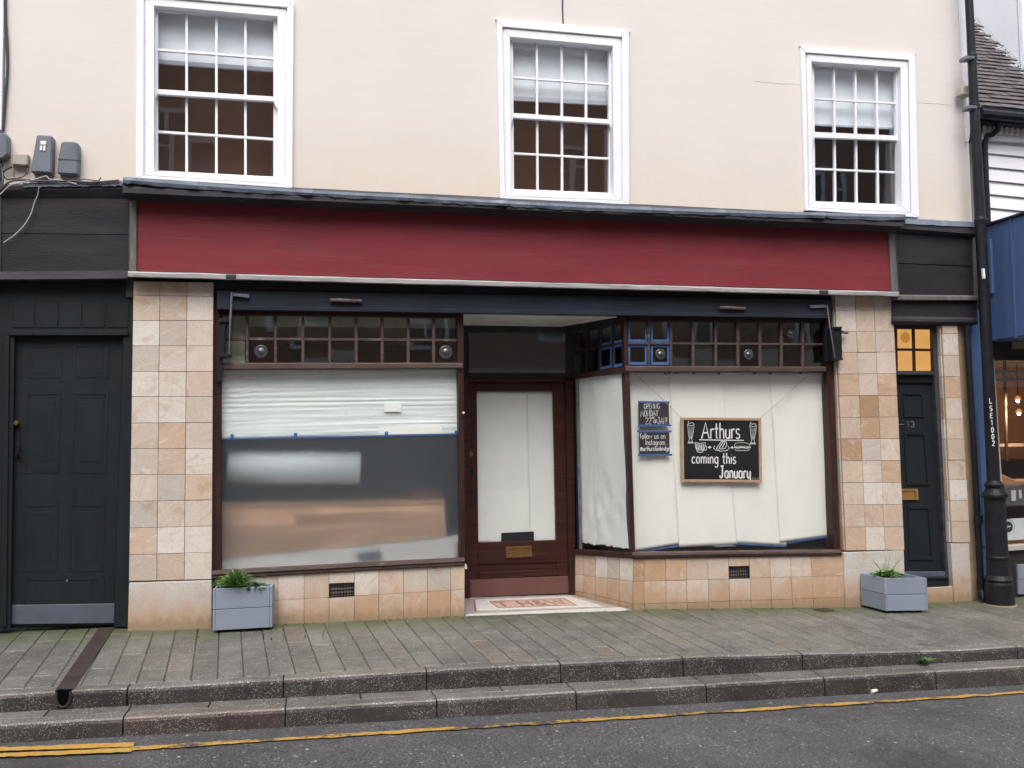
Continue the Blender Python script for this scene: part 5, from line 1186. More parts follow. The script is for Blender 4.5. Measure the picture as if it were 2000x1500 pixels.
for ox, s in ((0, 1), (868, 1)):       # two tall milkshake glasses
    f = lambda p: (p[0] + ox, p[1] + (12 if ox else 0))
    zl([f(p) for p in ((880, 500), (888, 600), (905, 700), (882, 755), (960, 757), (935, 700), (958, 600), (968, 500))], .0024)
    zl([f(p) for p in ((878, 500), (890, 470), (915, 480), (935, 465), (960, 480), (968, 500), (925, 512), (878, 500))], .0026)
    zl([f(p) for p in ((905, 530), (912, 690))], .0016); zl([f(p) for p in ((925, 530), (922, 690))], .0016); zl([f(p) for p in ((945, 530), (932, 690))], .0016); zl([f(p) for p in ((885, 742), (955, 744))], .004); zl([f(p) for p in ((885, 450), (892, 456))], .0055)
zl([(982, 745), (990, 810), (1015, 870), (1040, 882), (1080, 880), (1105, 850), (1122, 800), (1126, 745), (1050, 760), (982, 745)], .0030)
for k in range(5): zl([(1000 + k * 24, 770), (1012 + k * 20, 855)], .0042)
zl([(1126, 790), (1148, 810), (1140, 845), (1112, 855)], .0026)
zl([(1238, 820), (1270, 850), (1340, 865), (1420, 858), (1465, 825), (1440, 795)], .0030); zl([(1262, 790), (1240, 815)], .0026); zl([(1280, 830), (1350, 728), (1415, 735), (1425, 770), (1405, 825), (1300, 838), (1280, 830)], .0032); zl([(1320, 820), (1375, 735)], .0042); zl([(1360, 825), (1400, 745)], .0036)
zl([(1530, 790), (1545, 755), (1620, 745), (1700, 750), (1745, 770), (1750, 792)], .0016); zl([(1530, 812), (1580, 822), (1640, 812), (1700, 824), (1758, 815)], .0045); zl([(1535, 840), (1560, 855), (1700, 858), (1745, 845)], .0022); zl([(1532, 795), (1752, 800)], .0018)
link('drawing', bm, M['chalk'], CB)
# two small black notices
def notice(q, tape_t, tape_b, lines, label):
    N = thing('notice', label, 'notice', at(*q[3], 0.10), 'small black notices in the right window')
    Q('card', q, 0.104, 0.0015, M['blackcard'], N)
    Q('tape', tape_t, 0.100, 0.001, M['bluetape'], N); Q('tape', tape_b, 0.100, 0.001, M['bluetape'], N)
    bm = NB()
    for s, a, b, h, r in lines: lettering(bm, s, *z8(*a), *z8(*b), h, lambda x, y: at(x, y, 0.1032), r, track=0.07)
    link('lettering', bm, M['chalk'], N)
notice([z8(192, 185), z8(615, 185), z8(622, 505), z8(198, 500)], [z8(186, 165), z8(628, 170), z8(626, 196), z8(186, 190)], [z8(186, 494), z8(650, 494), z8(650, 520), z8(186, 520)],
       [('OPENING', (268, 276), (492, 272), 10.0, .0021), ('MONDAY', (222, 385), (470, 372), 11.5, .0023), ('22', (286, 488), (372, 486), 12.5, .0022), ('nd', (378, 412), (412, 412), 5, .0018), ('OF', (405, 472), (455, 470), 6, .0022), ('JAN!', (462, 486), (592, 486), 13, .0021)],
       'black notice lettered with the opening date, the upper of two left of the chalkboard')
notice([z8(200, 600), z8(622, 602), z8(630, 905), z8(206, 905)], [z8(172, 575), z8(655, 578), z8(655, 604), z8(172, 604)], [z8(190, 906), z8(664, 902), z8(662, 932), z8(190, 938)],
       [('follow us on', (212, 692), (572, 690), 10.5, .0021), ('Instagram...', (290, 778), (608, 778), 10.5, .0020), ('@arthurstonbridge', (218, 862), (628, 856), 8.5, .0022)],
       'black notice asking to follow online, the lower of two left of the chalkboard')
# right stall riser
RS = Q('stall_riser', [(1236, 1088), (1645, 1082), (1658, 1205), (1236, 1208)], 0.022, 0.12, M['mortar'], B)
rc = [1236, 1257, 1299, 1339.5, 1381, 1421.3, 1462, 1502, 1542, 1582, 1645]
def grow(x, f): return x + (x - 1236) * 0.012 * f
q0 = lambda x: lerp(1090.5, 1084, (x - 1236) / 409); q1 = lambda x: lerp(1135.5, 1124, (x - 1236) / 409); q2 = lambda x: lerp(1180, 1166.5, (x - 1236) / 409); q3 = lambda x: lerp(1203, 1200, (x - 1236) / 409)
def strow2(cx_, f0, f1, g0, g1, skip=()):
    for i, (a, b) in enumerate(zip(cx_, cx_[1:])):
        if i in skip: continue
        onetile(RS, [(grow(a, g0), f0(a)), (grow(b, g0), f0(b)), (grow(b, g1), f1(b)), (grow(a, g1), f1(a))], 0.022, M['tile'])
strow2(rc, q0, q1, 0, .6, (5,)); strow2(rc, q1, q2, .6, 1.1); strow2(rc, q2, q3, 1.1, 1.8)
onetile(RS, [(1421.5, q0(1421)), (1462, q0(1462)), (1462.3, 1105), (1421.8, 1106)], 0.022, M['tile'])
vent([(1421.8, 1106.5), (1463, 1105), (1463.8, 1130.5), (1422.5, 1132)], 0.022, RS, 9)

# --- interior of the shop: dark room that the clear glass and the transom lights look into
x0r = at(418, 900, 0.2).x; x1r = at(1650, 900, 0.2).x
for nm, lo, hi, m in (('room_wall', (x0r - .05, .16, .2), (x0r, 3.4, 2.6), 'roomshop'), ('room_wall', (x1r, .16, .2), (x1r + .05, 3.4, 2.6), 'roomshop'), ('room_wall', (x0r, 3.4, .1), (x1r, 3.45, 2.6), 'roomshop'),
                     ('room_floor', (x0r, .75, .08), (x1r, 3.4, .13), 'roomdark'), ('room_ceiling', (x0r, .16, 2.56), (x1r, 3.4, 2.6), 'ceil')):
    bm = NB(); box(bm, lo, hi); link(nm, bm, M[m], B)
bm = NB(); zz = at(1440, 1082, .11).z - .02; prism(bm, [Vector((2.72, .115, zz)), Vector((x1r, .115, zz)), Vector((x1r, .75, zz)), Vector((2.42, .75, zz)), Vector((2.36, .66, zz))], Vector((0, 0, -.05))); link('window_bed', bm, M['cream'], RWN)
# --- left dark door
lfm = NB()
LY = 0.06
pq(lfm, [(-60, 546), (262, 546), (262, 655), (-60, 655)], LY, 0.08); pq(lfm, [(-60, 655), (28, 655), (20, 1228), (-60, 1228)], LY + .001, 0.08); pq(lfm, [(241, 655), (262, 655), (252, 1224), (222, 1224)], LY + .0015, 0.08)
for k in range(5): pq(lfm, [(26 + k * 46, 590), (68 + k * 46, 590), (66 + k * 46, 640), (24 + k * 46, 640)], LY - 0.006, 0.008, 0.003)
pq(lfm, [(14, 646), (250, 646), (250, 655), (14, 655)], LY - 0.018, 0.03, 0.003); pq(lfm, [(8, 656), (18, 656), (12, 1225), (2, 1225)], LY - 0.015, 0.02, 0.003)
LF = link('door_frame', lfm, M['doorgreen'], B)
dq = [(28.5, 656), (240.5, 656), (221.5, 1220), (20, 1222)]
bm = NB(); pq(bm, dq, LY + 0.045, 0.04); LD = link('panelled_door', bm, M['doorgreen'], B); LD['label'] = 'wide dark green panelled door with grey kick plate'
def dpanel(u0, v0, u1, v1):
    bm = NB(); q = sub(dq, u0, v0, u1, v1); e = 0.0
    qi = [bil(q, a, b) for a, b in ((.07, .06), (.93, .06), (.93, .94), (.07, .94))]
    for i in range(4):
        j = (i + 1) % 4; pq(bm, [q[i], q[j], qi[j], qi[i]], LY + 0.0415 + .0004 * i, 0.014, 0.0)
    pq(bm, [bil(q, a, b) for a, b in ((.16, .14), (.84, .14), (.84, .86), (.16, .86))], LY + 0.0435, 0.006, 0.001)
    link('door_panel', bm, M['doorgreen'], LD)
for a in ((.12, .03, .44, .145), (.55, .03, .88, .145), (.11, .185, .44, .475), (.55, .185, .88, .475), (.10, .575, .44, .815), (.55, .575, .88, .815), (.10, .84, .90, .925)): dpanel(*a)
Q('kick_plate', [(23, 1182), (224, 1179), (222.5, 1217), (20.5, 1219.5)], LY + 0.034, 0.012, M['greykick'], LD, 0.002)
bm = NB(); c = at(34.6, 826.6, LY + 0.045); tube(bm, [c, c + Vector((0, -0.03, 0)), c + Vector((0, -0.045, 0))], [0.010, 0.020, 0.014], 12); link('door_knob', bm, M['brass'], LD)
bm = NB(); pq(bm, [(29, 845), (40, 845), (39, 895), (28, 895)], LY + 0.038, 0.01, 0.002); tube(bm, [at(35, 866, LY + 0.03), at(36, 870, LY - .01), at(36, 885, LY - .012), at(35, 893, LY + .03)], 0.008, 8); link('door_handle', bm, M['iron'], LD)
bm = NB(); c = at(131, 1134, LY + .034); tube(bm, [c, c + Vector((0, -0.006, 0))], 0.008, 8); link('spy_hole', bm, M['irongrey'], LD)
Q('backing_board', [(-58, 547), (262, 547), (254, 1226), (-58, 1226)], LY + 0.11, 0.05, M['dark_gap'], B)
# --- door 13
TY = 0.075
xs0 = at(1741, 700, TY).x
bm = NB(); pq(bm, [(1730, 600), (1835, 600), (1835, 642), (1730, 642)], TY - 0.03, 0.1); pq(bm, [(1820, 642), (1832, 642), (1858, 1155), (1850, 1155)], TY - 0.03, 0.1, 0.003); pq(bm, [(1735, 642), (1745.8, 642), (1747.5, 724), (1736, 724)], TY - .0305, .1); pq(bm, [(1735, 724), (1824, 724.5), (1825, 732), (1735, 732)], TY - 0.045, 0.1, 0.003)
D13F = link('door_frame', bm, M['cornice'], B)
bm = NB()
pq(bm, [(1747.5, 639), (1820, 640), (1820, 643.5), (1747.5, 642.5)], TY - 0.02, 0.03)
for q in ([(1748, 642), (1752.6, 642), (1754.2, 724), (1749, 724)], [(1782, 642), (1787.2, 642), (1789.2, 724), (1784.2, 724)], [(1817.8, 642), (1821, 642), (1823, 724), (1820, 724)]): pq(bm, q, TY - 0.015, 0.025, 0.002)
for q in ([(1752.6, 680), (1782.5, 680.5), (1782.6, 685.5), (1752.7, 685)], [(1787.6, 680.5), (1818.5, 681), (1818.7, 686), (1787.7, 685.5)]): pq(bm, q, TY - 0.0145, 0.024, 0.002)
FLt = link('fanlight', bm, M['oak'], B)
for q in ([(1741, 642), (1748.5, 642), (1749.5, 724), (1743, 724)], [(1752, 642), (1783, 642), (1783.5, 682), (1752.5, 682)], [(1787, 642), (1818.5, 642), (1819, 683), (1787.5, 683)], [(1753, 684), (1785, 684), (1785.5, 724), (1754, 724)], [(1788.5, 684), (1820, 684), (1821, 724), (1789, 724)]):
    Q('pane', q, TY, 0.006, M['amber'], FLt)
bm = NB(); c = at(1768, 659, TY - .001); n = 20
prof = [(0.050, 0), (0.042, -.006), (0.032, -.003), (0.012, -.010), (0.006, -.014)]
rings = [[bm.verts.new(c + Vector((math.cos(2 * math.pi * k / n) * r, d, math.sin(2 * math.pi * k / n) * r))) for k in range(n)] for r, d in prof]
for A_, B_ in zip(rings, rings[1:]):
    for k in range(n): bm.faces.new((A_[k], A_[(k + 1) % n], B_[(k + 1) % n], B_[k]))
bm.faces.new(rings[-1])
M['amberdark'] = mat_emit('lit_amber_bullseye', (0.60, 0.27, 0.06), 0.36)
link('bullseye', bm, M['amberdark'], FLt, smooth=True)
d13 = [(1738, 732), (1829, 732.5), (1850, 1126), (1752, 1128)]
bm = NB(); pq(bm, d13, TY + 0.02, 0.045); D13 = link('panelled_door', bm, M['doorgreen'], B); D13['label'] = 'narrow dark green door numbered 13'
for q in ([(1764, 768), (1803, 768.5), (1806, 815), (1766, 815)], [(1766, 843), (1807, 843), (1816, 948), (1771, 948)], [(1773, 987), (1816, 987), (1823, 1094), (1777, 1094)]):
    bm = NB(); qi = [bil(q, a, b) for a, b in ((.08, .06), (.92, .06), (.92, .94), (.08, .94))]
    for i in range(4):
        j = (i + 1) % 4; pq(bm, [q[i], q[j], qi[j], qi[i]], TY + 0.008 + .0004 * i, 0.014, 0.002)
    link('door_panel', bm, M['doorgreen'], D13)
Q('head_board', [(1738, 732.5), (1829.5, 733), (1830.5, 747), (1738, 747)], TY - 0.005, 0.03, M['doorgreen'], D13, 0.002)
Q('weather_board', [(1755, 1117), (1850, 1117), (1851, 1127), (1755, 1128)], TY - 0.02, 0.04, M['greykick'], D13, 0.004)
bm = NB(); q = [(1755, 955), (1793, 955), (1794.5, 976.5), (1756, 976.5)]
for a in ((0, 0, 1, .2), (0, .8, 1, 1), (.85, .2, 1, .8)): pq(bm, sub(q, *a), TY + 0.004, 0.016, 0.001)
pq(bm, sub(q, 0, .2, .8, .8), TY + 0.010, 0.01, 0.001); link('letter_plate', bm, M['gold'], D13)
bm = NB(); lettering(bm, '13', 1771.5, 834, 1786, 834, 10.5, lambda x, y: at(x, y, TY + 0.016), 0.0042, track=.16); tube(bm, [at(1754, 829, TY + .016), at(1765, 829, TY + .016)], 0.004, 6); link('door_number', bm, M['irongrey'], D13)
bm = NB(); pq(bm, [(1756, 1130), (1853, 1130), (1854, 1150), (1757, 1151)], TY - 0.06, 0.16, 0.004); pq(bm, [(1756, 1128), (1853, 1127), (1853, 1131), (1756, 1131)], TY - 0.075, .1, .003); link('threshold', bm, M['doorgreen'], D13)
bm = NB(); a, b = at(1752, 1151.5, 0.0), at(1866, 1176, 0.0); box(bm, (a.x - .02, 0.006, b.z - .12), (b.x, 0.30, a.z), 0.004); link('step_stone', bm, M['plinth'], B)
Q('beam', [(1743, 589), (1908, 589), (1910, 634), (1743, 633)], -0.03, 0.24, M['blackboard'], B, 0.004)
bm = NB(); loft(bm, [((1743, 618), (1910, 620), -0.033), ((1743, 622), (1910, 624), -.055), ((1743, 627), (1910, 629), -.055), ((1743, 632), (1908, 634), -0.035), ((1743, 632), (1908, 634), -.02), ((1743, 618), (1910, 620), -.02)], 6, .0008); link('beam_moulding', bm, M['cornice'], B)

# ------------------------------------------------------------------ boxes and cables on the wall at the upper left
ab = thing('alarm_box', 'tapering dark grey alarm box with a white sticker on the cream wall', 'alarm box', at(82, 338, 0))
bm = NB(); prism(bm, [at(71.5, 262.5, -0.085), at(102.5, 264.5, -0.085), at(100, 338, -0.095), at(58.5, 336, -0.095)], Vector((0, 0.095, 0)), 0.010); link('case', bm, M['plasticgrey'], ab)
bm = NB(); pq(bm, [(79, 275), (90, 275.5), (89.5, 282.5), (79, 282)], -0.096, .004, 0.0005); pq(bm, [(78, 284), (82.5, 284), (82, 294), (77.5, 293.5)], -0.096, .004, .0005); pq(bm, [(84.5, 284), (88.5, 284), (88, 294.5), (84, 294)], -0.096, .004, .0005); link('sticker', bm, M['tin'], ab)
ab = thing('alarm_box', 'rounded grey alarm box with a pale band across it on the cream wall', 'alarm box', at(132, 341, 0))
bm = NB(); prism(bm, [at(*p, -0.08) for p in ((119, 277), (127, 275.5), (146, 276.5), (153, 279), (154, 300), (152, 341), (111.5, 339), (114, 310))], Vector((0, 0.08, 0)), 0.010); link('case', bm, M['plasticgrey'], ab)
Q('band', [(113, 309), (154.5, 310), (154.5, 312.5), (113, 311.5)], -0.084, .06, M['leaddark'], ab, .001)
jb = Q('junction_box', [(23.5, 299.5), (55, 300.5), (53.5, 323), (22.5, 321)], -0.06, 0.06, M['plasticbeige'], None, 0.006); tag(jb, 'small beige junction box with looping cables on the cream wall', 'junction box')
jb = Q('cable_box', [(-12, 259), (12, 260), (14.5, 268), (14, 300), (5, 309), (-12, 310)], -0.09, 0.09, M['plasticgrey'], None, 0.006); tag(jb, 'dark grey cable box at the left edge of the photo', 'cable box')
def cable(name, pts, r, mat, label, cat='cable'):
    bm = NB(); P = [at(x, y, Y) for x, y, Y in pts]; Qs = []
    for i in range(len(P) - 1):
        p0 = P[max(0, i - 1)]; p1 = P[i]; p2 = P[i + 1]; p3 = P[min(len(P) - 1, i + 2)]
        for k in range(6):
            t = k / 6; Qs.append(0.5 * ((2 * p1) + (p2 - p0) * t + (2 * p0 - 5 * p1 + 4 * p2 - p3) * t * t + (3 * p1 - p0 - 3 * p2 + p3) * t ** 3))
    Qs.append(P[-1]); tube(bm, Qs, r, 7); return tag(link(name, bm, mat), label, cat)
cable('hanging_cable', [(76, 364, -.09), (74, 380, -.07), (68, 394, -.06), (61, 416, -.06), (50, 436, -.06), (38, 450, -.06), (26, 461, -.06), (7, 474, -.05)], 0.0042, M['cablewhite'], 'thin pale cable drooping across the black boards at the left')
cable('wall_cable', [(10, -20, -.02), (11, 40, -.02), (14, 90, -.02), (14.5, 140, -.02), (10, 200, -.02), (6, 256, -.02)], 0.010, M['cable'], 'thick black cable running down the left edge of the cream wall')
cable('looped_cable', [(27, 321, -.03), (27, 335, -.05), (28, 346, -.06)], 0.004, M['cable'], 'short black cable dropping straight from the beige junction box')
cable('looped_cable', [(50, 322, -.03), (54, 334, -.05), (47, 344, -.06), (36, 347, -.06)], 0.004, M['cable'], 'black cable curling from the right of the beige junction box')
cable('looped_cable', [(24, 326, -.03), (10, 333, -.04), (6, 341, -.04), (14, 350, -.05), (30, 349, -.06), (60, 352, -.08)], 0.006, M['cable'], 'black cable looping left below the beige junction box')
cable('looped_cable', [(2, 312, -.04), (4, 330, -.05), (6, 352, -.08), (2, 372, -.09)], 0.007, M['cable'], 'black cable hanging down from the dark cable box')
cable('ledge_cable', [(0, 372, -.1), (14, 358, -.1), (32, 352, -.1), (60, 353, -.1), (100, 354, -.1), (140, 353.5, -.1), (180, 356, -.1), (232, 352, -.1)], 0.007, M['cable'], 'black cable lying along the lead ledge below the alarm boxes')
cable('ledge_cable', [(0, 380, -.105), (20, 362, -.105), (40, 357, -.105), (70, 350, -.1), (90, 344, -.1), (97, 350, -.1), (120, 352, -.1), (150, 360, -.1)], 0.0045, M['cablewhite'], 'pale cable twisting along the lead ledge below the alarm boxes')
cable('ledge_cable', [(150, 352, -.095), (165, 350, -.095), (190, 353, -.095), (195, 350, -.095), (197, 346, -.095)], 0.004, M['cable'], 'short stub of black cable on the ledge near the red fascia')
wb = Q('corner_board', [(-30, -30), (8, -30), (3, 254), (-30, 254)], -0.005, 0.1, M['whiteboard'], None, 0.004); tag(wb, 'white painted corner board at the upper left edge', 'corner board')
wb = Q('corner_board', [(1874.5, -30), (1884, -30), (1895, 258), (1893, 275), (1890, 276)], -0.035, 0.035, M['white'], None, 0.003); tag(wb, 'white painted corner board beside the black lamp post', 'corner board')
sc = Q('security_sensor', [(1880, 168), (1886, 166), (1898, 168), (1898, 186), (1891, 188), (1878, 184)], -0.12, 0.085, M['plasticbeige'], None, 0.008); tag(sc, 'small grey sensor on the white corner board near the roof', 'sensor')

# ------------------------------------------------------------------ planters and their plants
def planter(A_, Bv, Dv, h, label, flip=False):
    """A_ = front left foot, Bv = front edge vector, Dv = depth vector"""
    T = thing('planter', label, 'planter', A_ + (Bv + Dv) / 2, 'grey painted planters by the shop')
    Z = Vector((0, 0, 1)); b = Bv.normalized(); d = Dv.normalized(); w = 0.022; lift = 0.022
    def bx(name, o, e1, e2, e3, mat, bev=0.002):
        bm = NB(); prism(bm, [o, o + e1, o + e1 + e2, o + e2], e3, bev); return link(name, bm, mat, T)
    A0 = A_ + Z * lift; hh = h - lift; hb = hh / 2
    for k in range(2):
        z0 = Z * (k * hb + (.0015 if k else 0)); e = .0015; g_ = Z * (hb - .003)
        bx('plank', A0 + z0 + b * w * .9, Bv - b * w * 1.8, g_, d * w, M['planter'])                 # front
        bx('plank', A0 + Dv - d * w + z0 + b * w, Bv - b * w * 2, g_, d * w, M['planter'])           # back
        bx('plank', A0 + z0 - b * .0, d * 0 + b * w * .85, g_, Dv, M['planter'])                      # left side
        bx('plank', A0 + Bv - b * w * .85 + z0, b * w * .85, g_, Dv, M['planter'])                    # right side
    for o in (A0 + b * .03 + d * .03, A0 + Bv - b * .06 + d * .03, A0 + Dv + b * .03 - d * .06, A0 + Dv + Bv - b * .06 - d * .06):
        bx('foot', o - Z * lift, b * .03, Z * (lift + .01), d * .03, M['iron'])
    bx('soil', A0 + Z * (hh - .05) + b * w + d * w, Bv - b * 2 * w, Z * .012, Dv - d * 2 * w, M['soil'], 0)
    return A0 + Z * (hh - .045), Bv, Dv
a = ground(415.5, 1231.5); b = ground(531, 1229.5); b = a + Vector((b.x - a.x, -0.015, b.z - a.z))
h1 = at(416, 1150, a.y).z - a.z
a.y -= 0.005
a.y = min(a.y, -0.34); sc_ = (a.y + 7.1) / 7.06
P0 = ground(415.5, 1231.5)
# the planter stands off the wall: take its foot where the sight line meets the pavement
FA = ground(415, 1232); FB = ground(531.5, 1229.8)
yv = min(FA.y, FB.y) - 0.02
Av = at(415, 1232, yv); Bv_ = at(531.5, 1230, yv)
PA, PB, PD = planter(Vector((Av.x, yv, gz(Av.x, yv))), Vector((Bv_.x - Av.x, 0.0, gz(Bv_.x, yv) - gz(Av.x, yv))), Vector((0.012, 0.0, 0)) + Vector((0, -yv - 0.02, 0)), at(416, 1150, yv).z - gz(Av.x, yv), 'grey planter with a leafy plant and violet flowers by the left pillar') if -yv > 0.15 else planter(Vector((Av.x, -0.30, gz(Av.x, -0.3))), Vector(((Bv_.x - Av.x), 0.0, 0.0)), Vector((0.012, 0.28, 0)), at(416, 1150, yv).z - gz(Av.x, yv), 'grey planter with a leafy plant and violet flowers by the left pillar')
def leafy(base, n, h, spread, wid, mat, droop=0.7):
    bm = NB()
    for i in range(n):
        a = random.uniform(0, 6.283); rr = random.random(); l = h * random.uniform(.6, 1.05); out = spread * (0.25 + rr)
        d = Vector((math.cos(a), math.sin(a), 0)); s = Vector((-d.y, d.x, 0)); w = wid * random.uniform(.7, 1.25); pr = None; tw = random.uniform(-.5, .5)
        for k in range(6):
            t = k / 5; c = base + d * (0.02 * rr + out * t ** 1.3) + Vector((0, 0, l * (1.0 - rr * .45) * (t * 1.7 - droop * t * t)))
            ww = (s + Vector((0, 0, tw))).normalized() * w * (math.sin(math.pi * min(1, .08 + t * .92)) ** .8 + .04)
            q = [bm.verts.new(c - ww), bm.verts.new(c + Vector((0, 0, -w * .25))), bm.verts.new(c + ww)]
            if pr: bm.faces.new((pr[0], pr[1], q[1], q[0])); bm.faces.new((pr[1], pr[2], q[2], q[1]))
            pr = q
    return bm
pc = PA + PB * .34 + PD * .55
T = thing('leafy_plant', 'bushy bright green plant with strap leaves in the left planter', 'plant', pc)
o = link('foliage', leafy(pc, 360, 0.225, 0.125, 0.0058, M['leaf'], .95), M['leaf'], T); o['kind'] = 'stuff'
def flower(p, r, mat, label, name='pansy'):
    T = thing(name, label, 'flower', p, 'pansies in the left planter')
    n = Vector((0.1, -0.9, 0.35)).normalized(); u = n.cross(Vector((0, 0, 1))).normalized(); v = u.cross(n)
    bm = NB()
    for k in range(5):
        a = k * 1.2566 + .3; c = p + (u * math.cos(a) + v * math.sin(a)) * r * .55 + n * .002 * k
        ring = [bm.verts.new(c + (u * math.cos(t) + v * math.sin(t)) * r * .55 + n * .003 * math.sin(t * 2)) for t in [j * .6283 for j in range(10)]]; m_ = bm.verts.new(c - n * .003)
        for j in range(10): bm.faces.new((ring[j], ring[(j + 1) % 10], m_))
    link('petals', bm, mat, T)
    bm = NB(); tube(bm, [p + n * .012, p + n * .016], r * .16, 8); link('flower_eye', bm, M['gold'], T)
    bm = NB(); tube(bm, [p - n * .004, p + Vector((0.0, 0.01, -.03)), p + Vector((0.0, 0.016, -.06))], .0018, 5); link('stem', bm, M['leafdark'], T)
fy = PA.y + 0.07
flower(at(455, 1143, fy), 0.017, M['petal'], 'violet pansy in the left planter, the left one of the pair'); flower(at(467, 1145, fy - .01), 0.016, M['petal'], 'violet pansy in the left planter, the right one of the pair')
flower(at(511, 1147, fy - .03), 0.012, M['petalwhite'], 'white pansy at the right front of the left planter')
pc = PA + PB * .70 + PD * .40
T = thing('pansy_foliage', 'low green foliage in the right half of the left planter', 'plant', pc)
bm = leafy(pc, 80, 0.085, 0.085, 0.011, M['leaf'], .85); link('leaves', bm, M['leafdark'], T)['kind'] = 'stuff'
bm = NB(); p = PA + PB * .84 + PD * .3
tube(bm, [p, p + Vector((.004, 0, .06)), p + Vector((.002, 0, .11))], .0018, 5)
for k in range(5):
    q = p + Vector((.002, 0, .11)); a = k * 1.25; d = Vector((math.cos(a), math.sin(a), .25)); s = Vector((-d.y, d.x, 0))
    bm.faces.new([bm.verts.new(v) for v in (q, q + d * .012 + s * .006, q + d * .026, q + d * .012 - s * .006)])
link('sprig', bm, M['leafdark'], T)
# right planter, turned: its left side shows
F0 = ground(1730.5, 1198.5); F1 = ground(1813, 1197.5); F2 = ground(1682.5, 1186)
hgt = at(1731, 1129, F0.y).z - F0.z
PA, PB, PD = planter(F0, F1 - F0, F2 - F0 + (F2 - F0) * 0.0, hgt, 'grey planter turned askew with a sparse plant by the right pillar')
pc = PA + PB * .30 + PD * .45
T = thing('sparse_plant', 'sparse thin stemmed green plant in the right planter', 'plant', pc)
bm = NB()
for i in range(16):
    a = random.uniform(0, 6.28); l = random.uniform(.08, .19); e = pc + Vector((math.cos(a) * l * .7, math.sin(a) * l * .5, l)); m_ = lerp(pc, e, .5) + Vector((0, 0, .02)); tube(bm, [pc + Vector((math.cos(a) * .03, math.sin(a) * .03, 0)), m_, e], .0022, 5)
    for k in range(5):
        q = lerp(m_, e, k / 4); t = random.uniform(0, 6.28); d = Vector((math.cos(t), math.sin(t), random.uniform(-.3, .5))); s = Vector((-d.y, d.x, 0)); z = random.uniform(.012, .024)
        bm.faces.new([bm.verts.new(v) for v in (q, q + d * z * .5 + s * z * .25, q + d * z, q + d * z * .5 - s * z * .25)])
link('stems', bm, M['leafdark'], T)['kind'] = 'stuff'
link('leaves', leafy(pc + Vector((.02, 0, .02)), 150, 0.12, 0.11, 0.012, M['leaf'], 1.1), M['leaf'], T)['kind'] = 'stuff'

# ------------------------------------------------------------------ lamp post, drainpipes
base = ground(1953, 1180); base.z -= 0.01; LPY = base.y
tp = at(1889.5, -60, LPY); ax = tp - base; H = ax.length
def hpx(y): return (at(1953 - (1180 - y) * .0537, y, LPY) - base).length
def rpx(w, y): p, q = at(1950, y, LPY), at(1950 + w, y, LPY); return (q - p).length / 2
LPT = thing('lamp_post', 'tall black cast iron lamp post with white vertical lettering and fluted base', 'lamp post', base)
bm = NB(); lathe(bm, base, ax, [(-.02, rpx(46, 1180)), (hpx(1176), rpx(45, 1180)), (hpx(1140), rpx(43, 1140)), (hpx(1135), rpx(40, 1140)), (hpx(1131), rpx(44, 1140)), (hpx(1127), rpx(40, 1130)), (hpx(1122), rpx(34, 1130))]); link('base', bm, M['iron'], LPT)
bm = NB(); lathe(bm, base, ax, [(hpx(1124), rpx(35, 1130)), (hpx(1092), rpx(34, 1100)), (hpx(1090), rpx(36, 1100)), (hpx(1087), rpx(36, 1100)), (hpx(1085), rpx(33.5, 1100)), (hpx(985), rpx(32, 1000)), (hpx(974), rpx(33, 980)), (hpx(971), rpx(40, 980)), (hpx(966), rpx(41, 970)), (hpx(962), rpx(35, 970)), (hpx(955), rpx(26, 960)), (hpx(952), rpx(25, 950)), (hpx(950), rpx(29, 950)), (hpx(946), rpx(30, 950)), (hpx(943), rpx(25, 950)), (hpx(938), rpx(20, 940))]); link('sleeve', bm, M['iron'], LPT)
bm = NB(); lathe(bm, base, ax, [(hpx(942), rpx(20.5, 940)), (hpx(700), rpx(18, 700)), (hpx(440), rpx(17.5, 440)), (hpx(430), rpx(19.5, 440)), (hpx(424), rpx(17, 440)), (hpx(216), rpx(15, 216)), (hpx(213), rpx(17, 210)), (hpx(205), rpx(17, 210)), (hpx(203), rpx(14, 200)), (hpx(118), rpx(13.5, 118)), (hpx(115), rpx(15.5, 118)), (hpx(108), rpx(15.5, 118)), (hpx(105), rpx(13, 110)), (H + 1.0, rpx(12, 0))]); shaft = link('shaft', bm, M['iron'], LPT)
for y in (112, 209):
    xx = 1953 - (1180 - y) * .0537; bm = NB(); pq(bm, [(xx - 9, y - 4), (xx + 9, y - 3), (xx + 9, y + 3), (xx - 9, y + 3)], LPY - 0.045, 0.09, 0.004); tube(bm, [at(xx + 8, y, LPY), at(xx + 16, y - 1, 0.0)], 0.012, 8); link('clamp', bm, M['irongrey'], LPT)
Q('label', [(1919.5, 524), (1923.5, 524.5), (1925, 544), (1921, 544)], LPY - 0.072, .02, M['tin'], LPT, .001)
bm = NB(); Ps = [(1934.5, 783), (1935.3, 798), (1936, 812), (1937, 826), (1938.2, 840), (1939, 853), (1940, 866)]
for ch_, (x, y) in zip('LSE1002', Ps): lettering(bm, ch_, x - 2.4, y + 4.5, x + 2.9, y + 4.5, 9.5, lambda u, v: at(u, v, LPY - 0.068), 0.0042)
link('lettering', bm, M['tin'], LPT)
bm = NB(); lathe(bm, base + Vector((0, 0, -.03)), Vector((0, 0, 1)), [(0, .15), (.045, .135)], 24); tag(link('footing', bm, M['plinth']), 'pale concrete footing around the lamp post base', 'footing')
DP = thing('drainpipe', 'black drainpipe with collar beside the narrow tiled pilaster', 'drainpipe', at(1917, 1172, -.05))
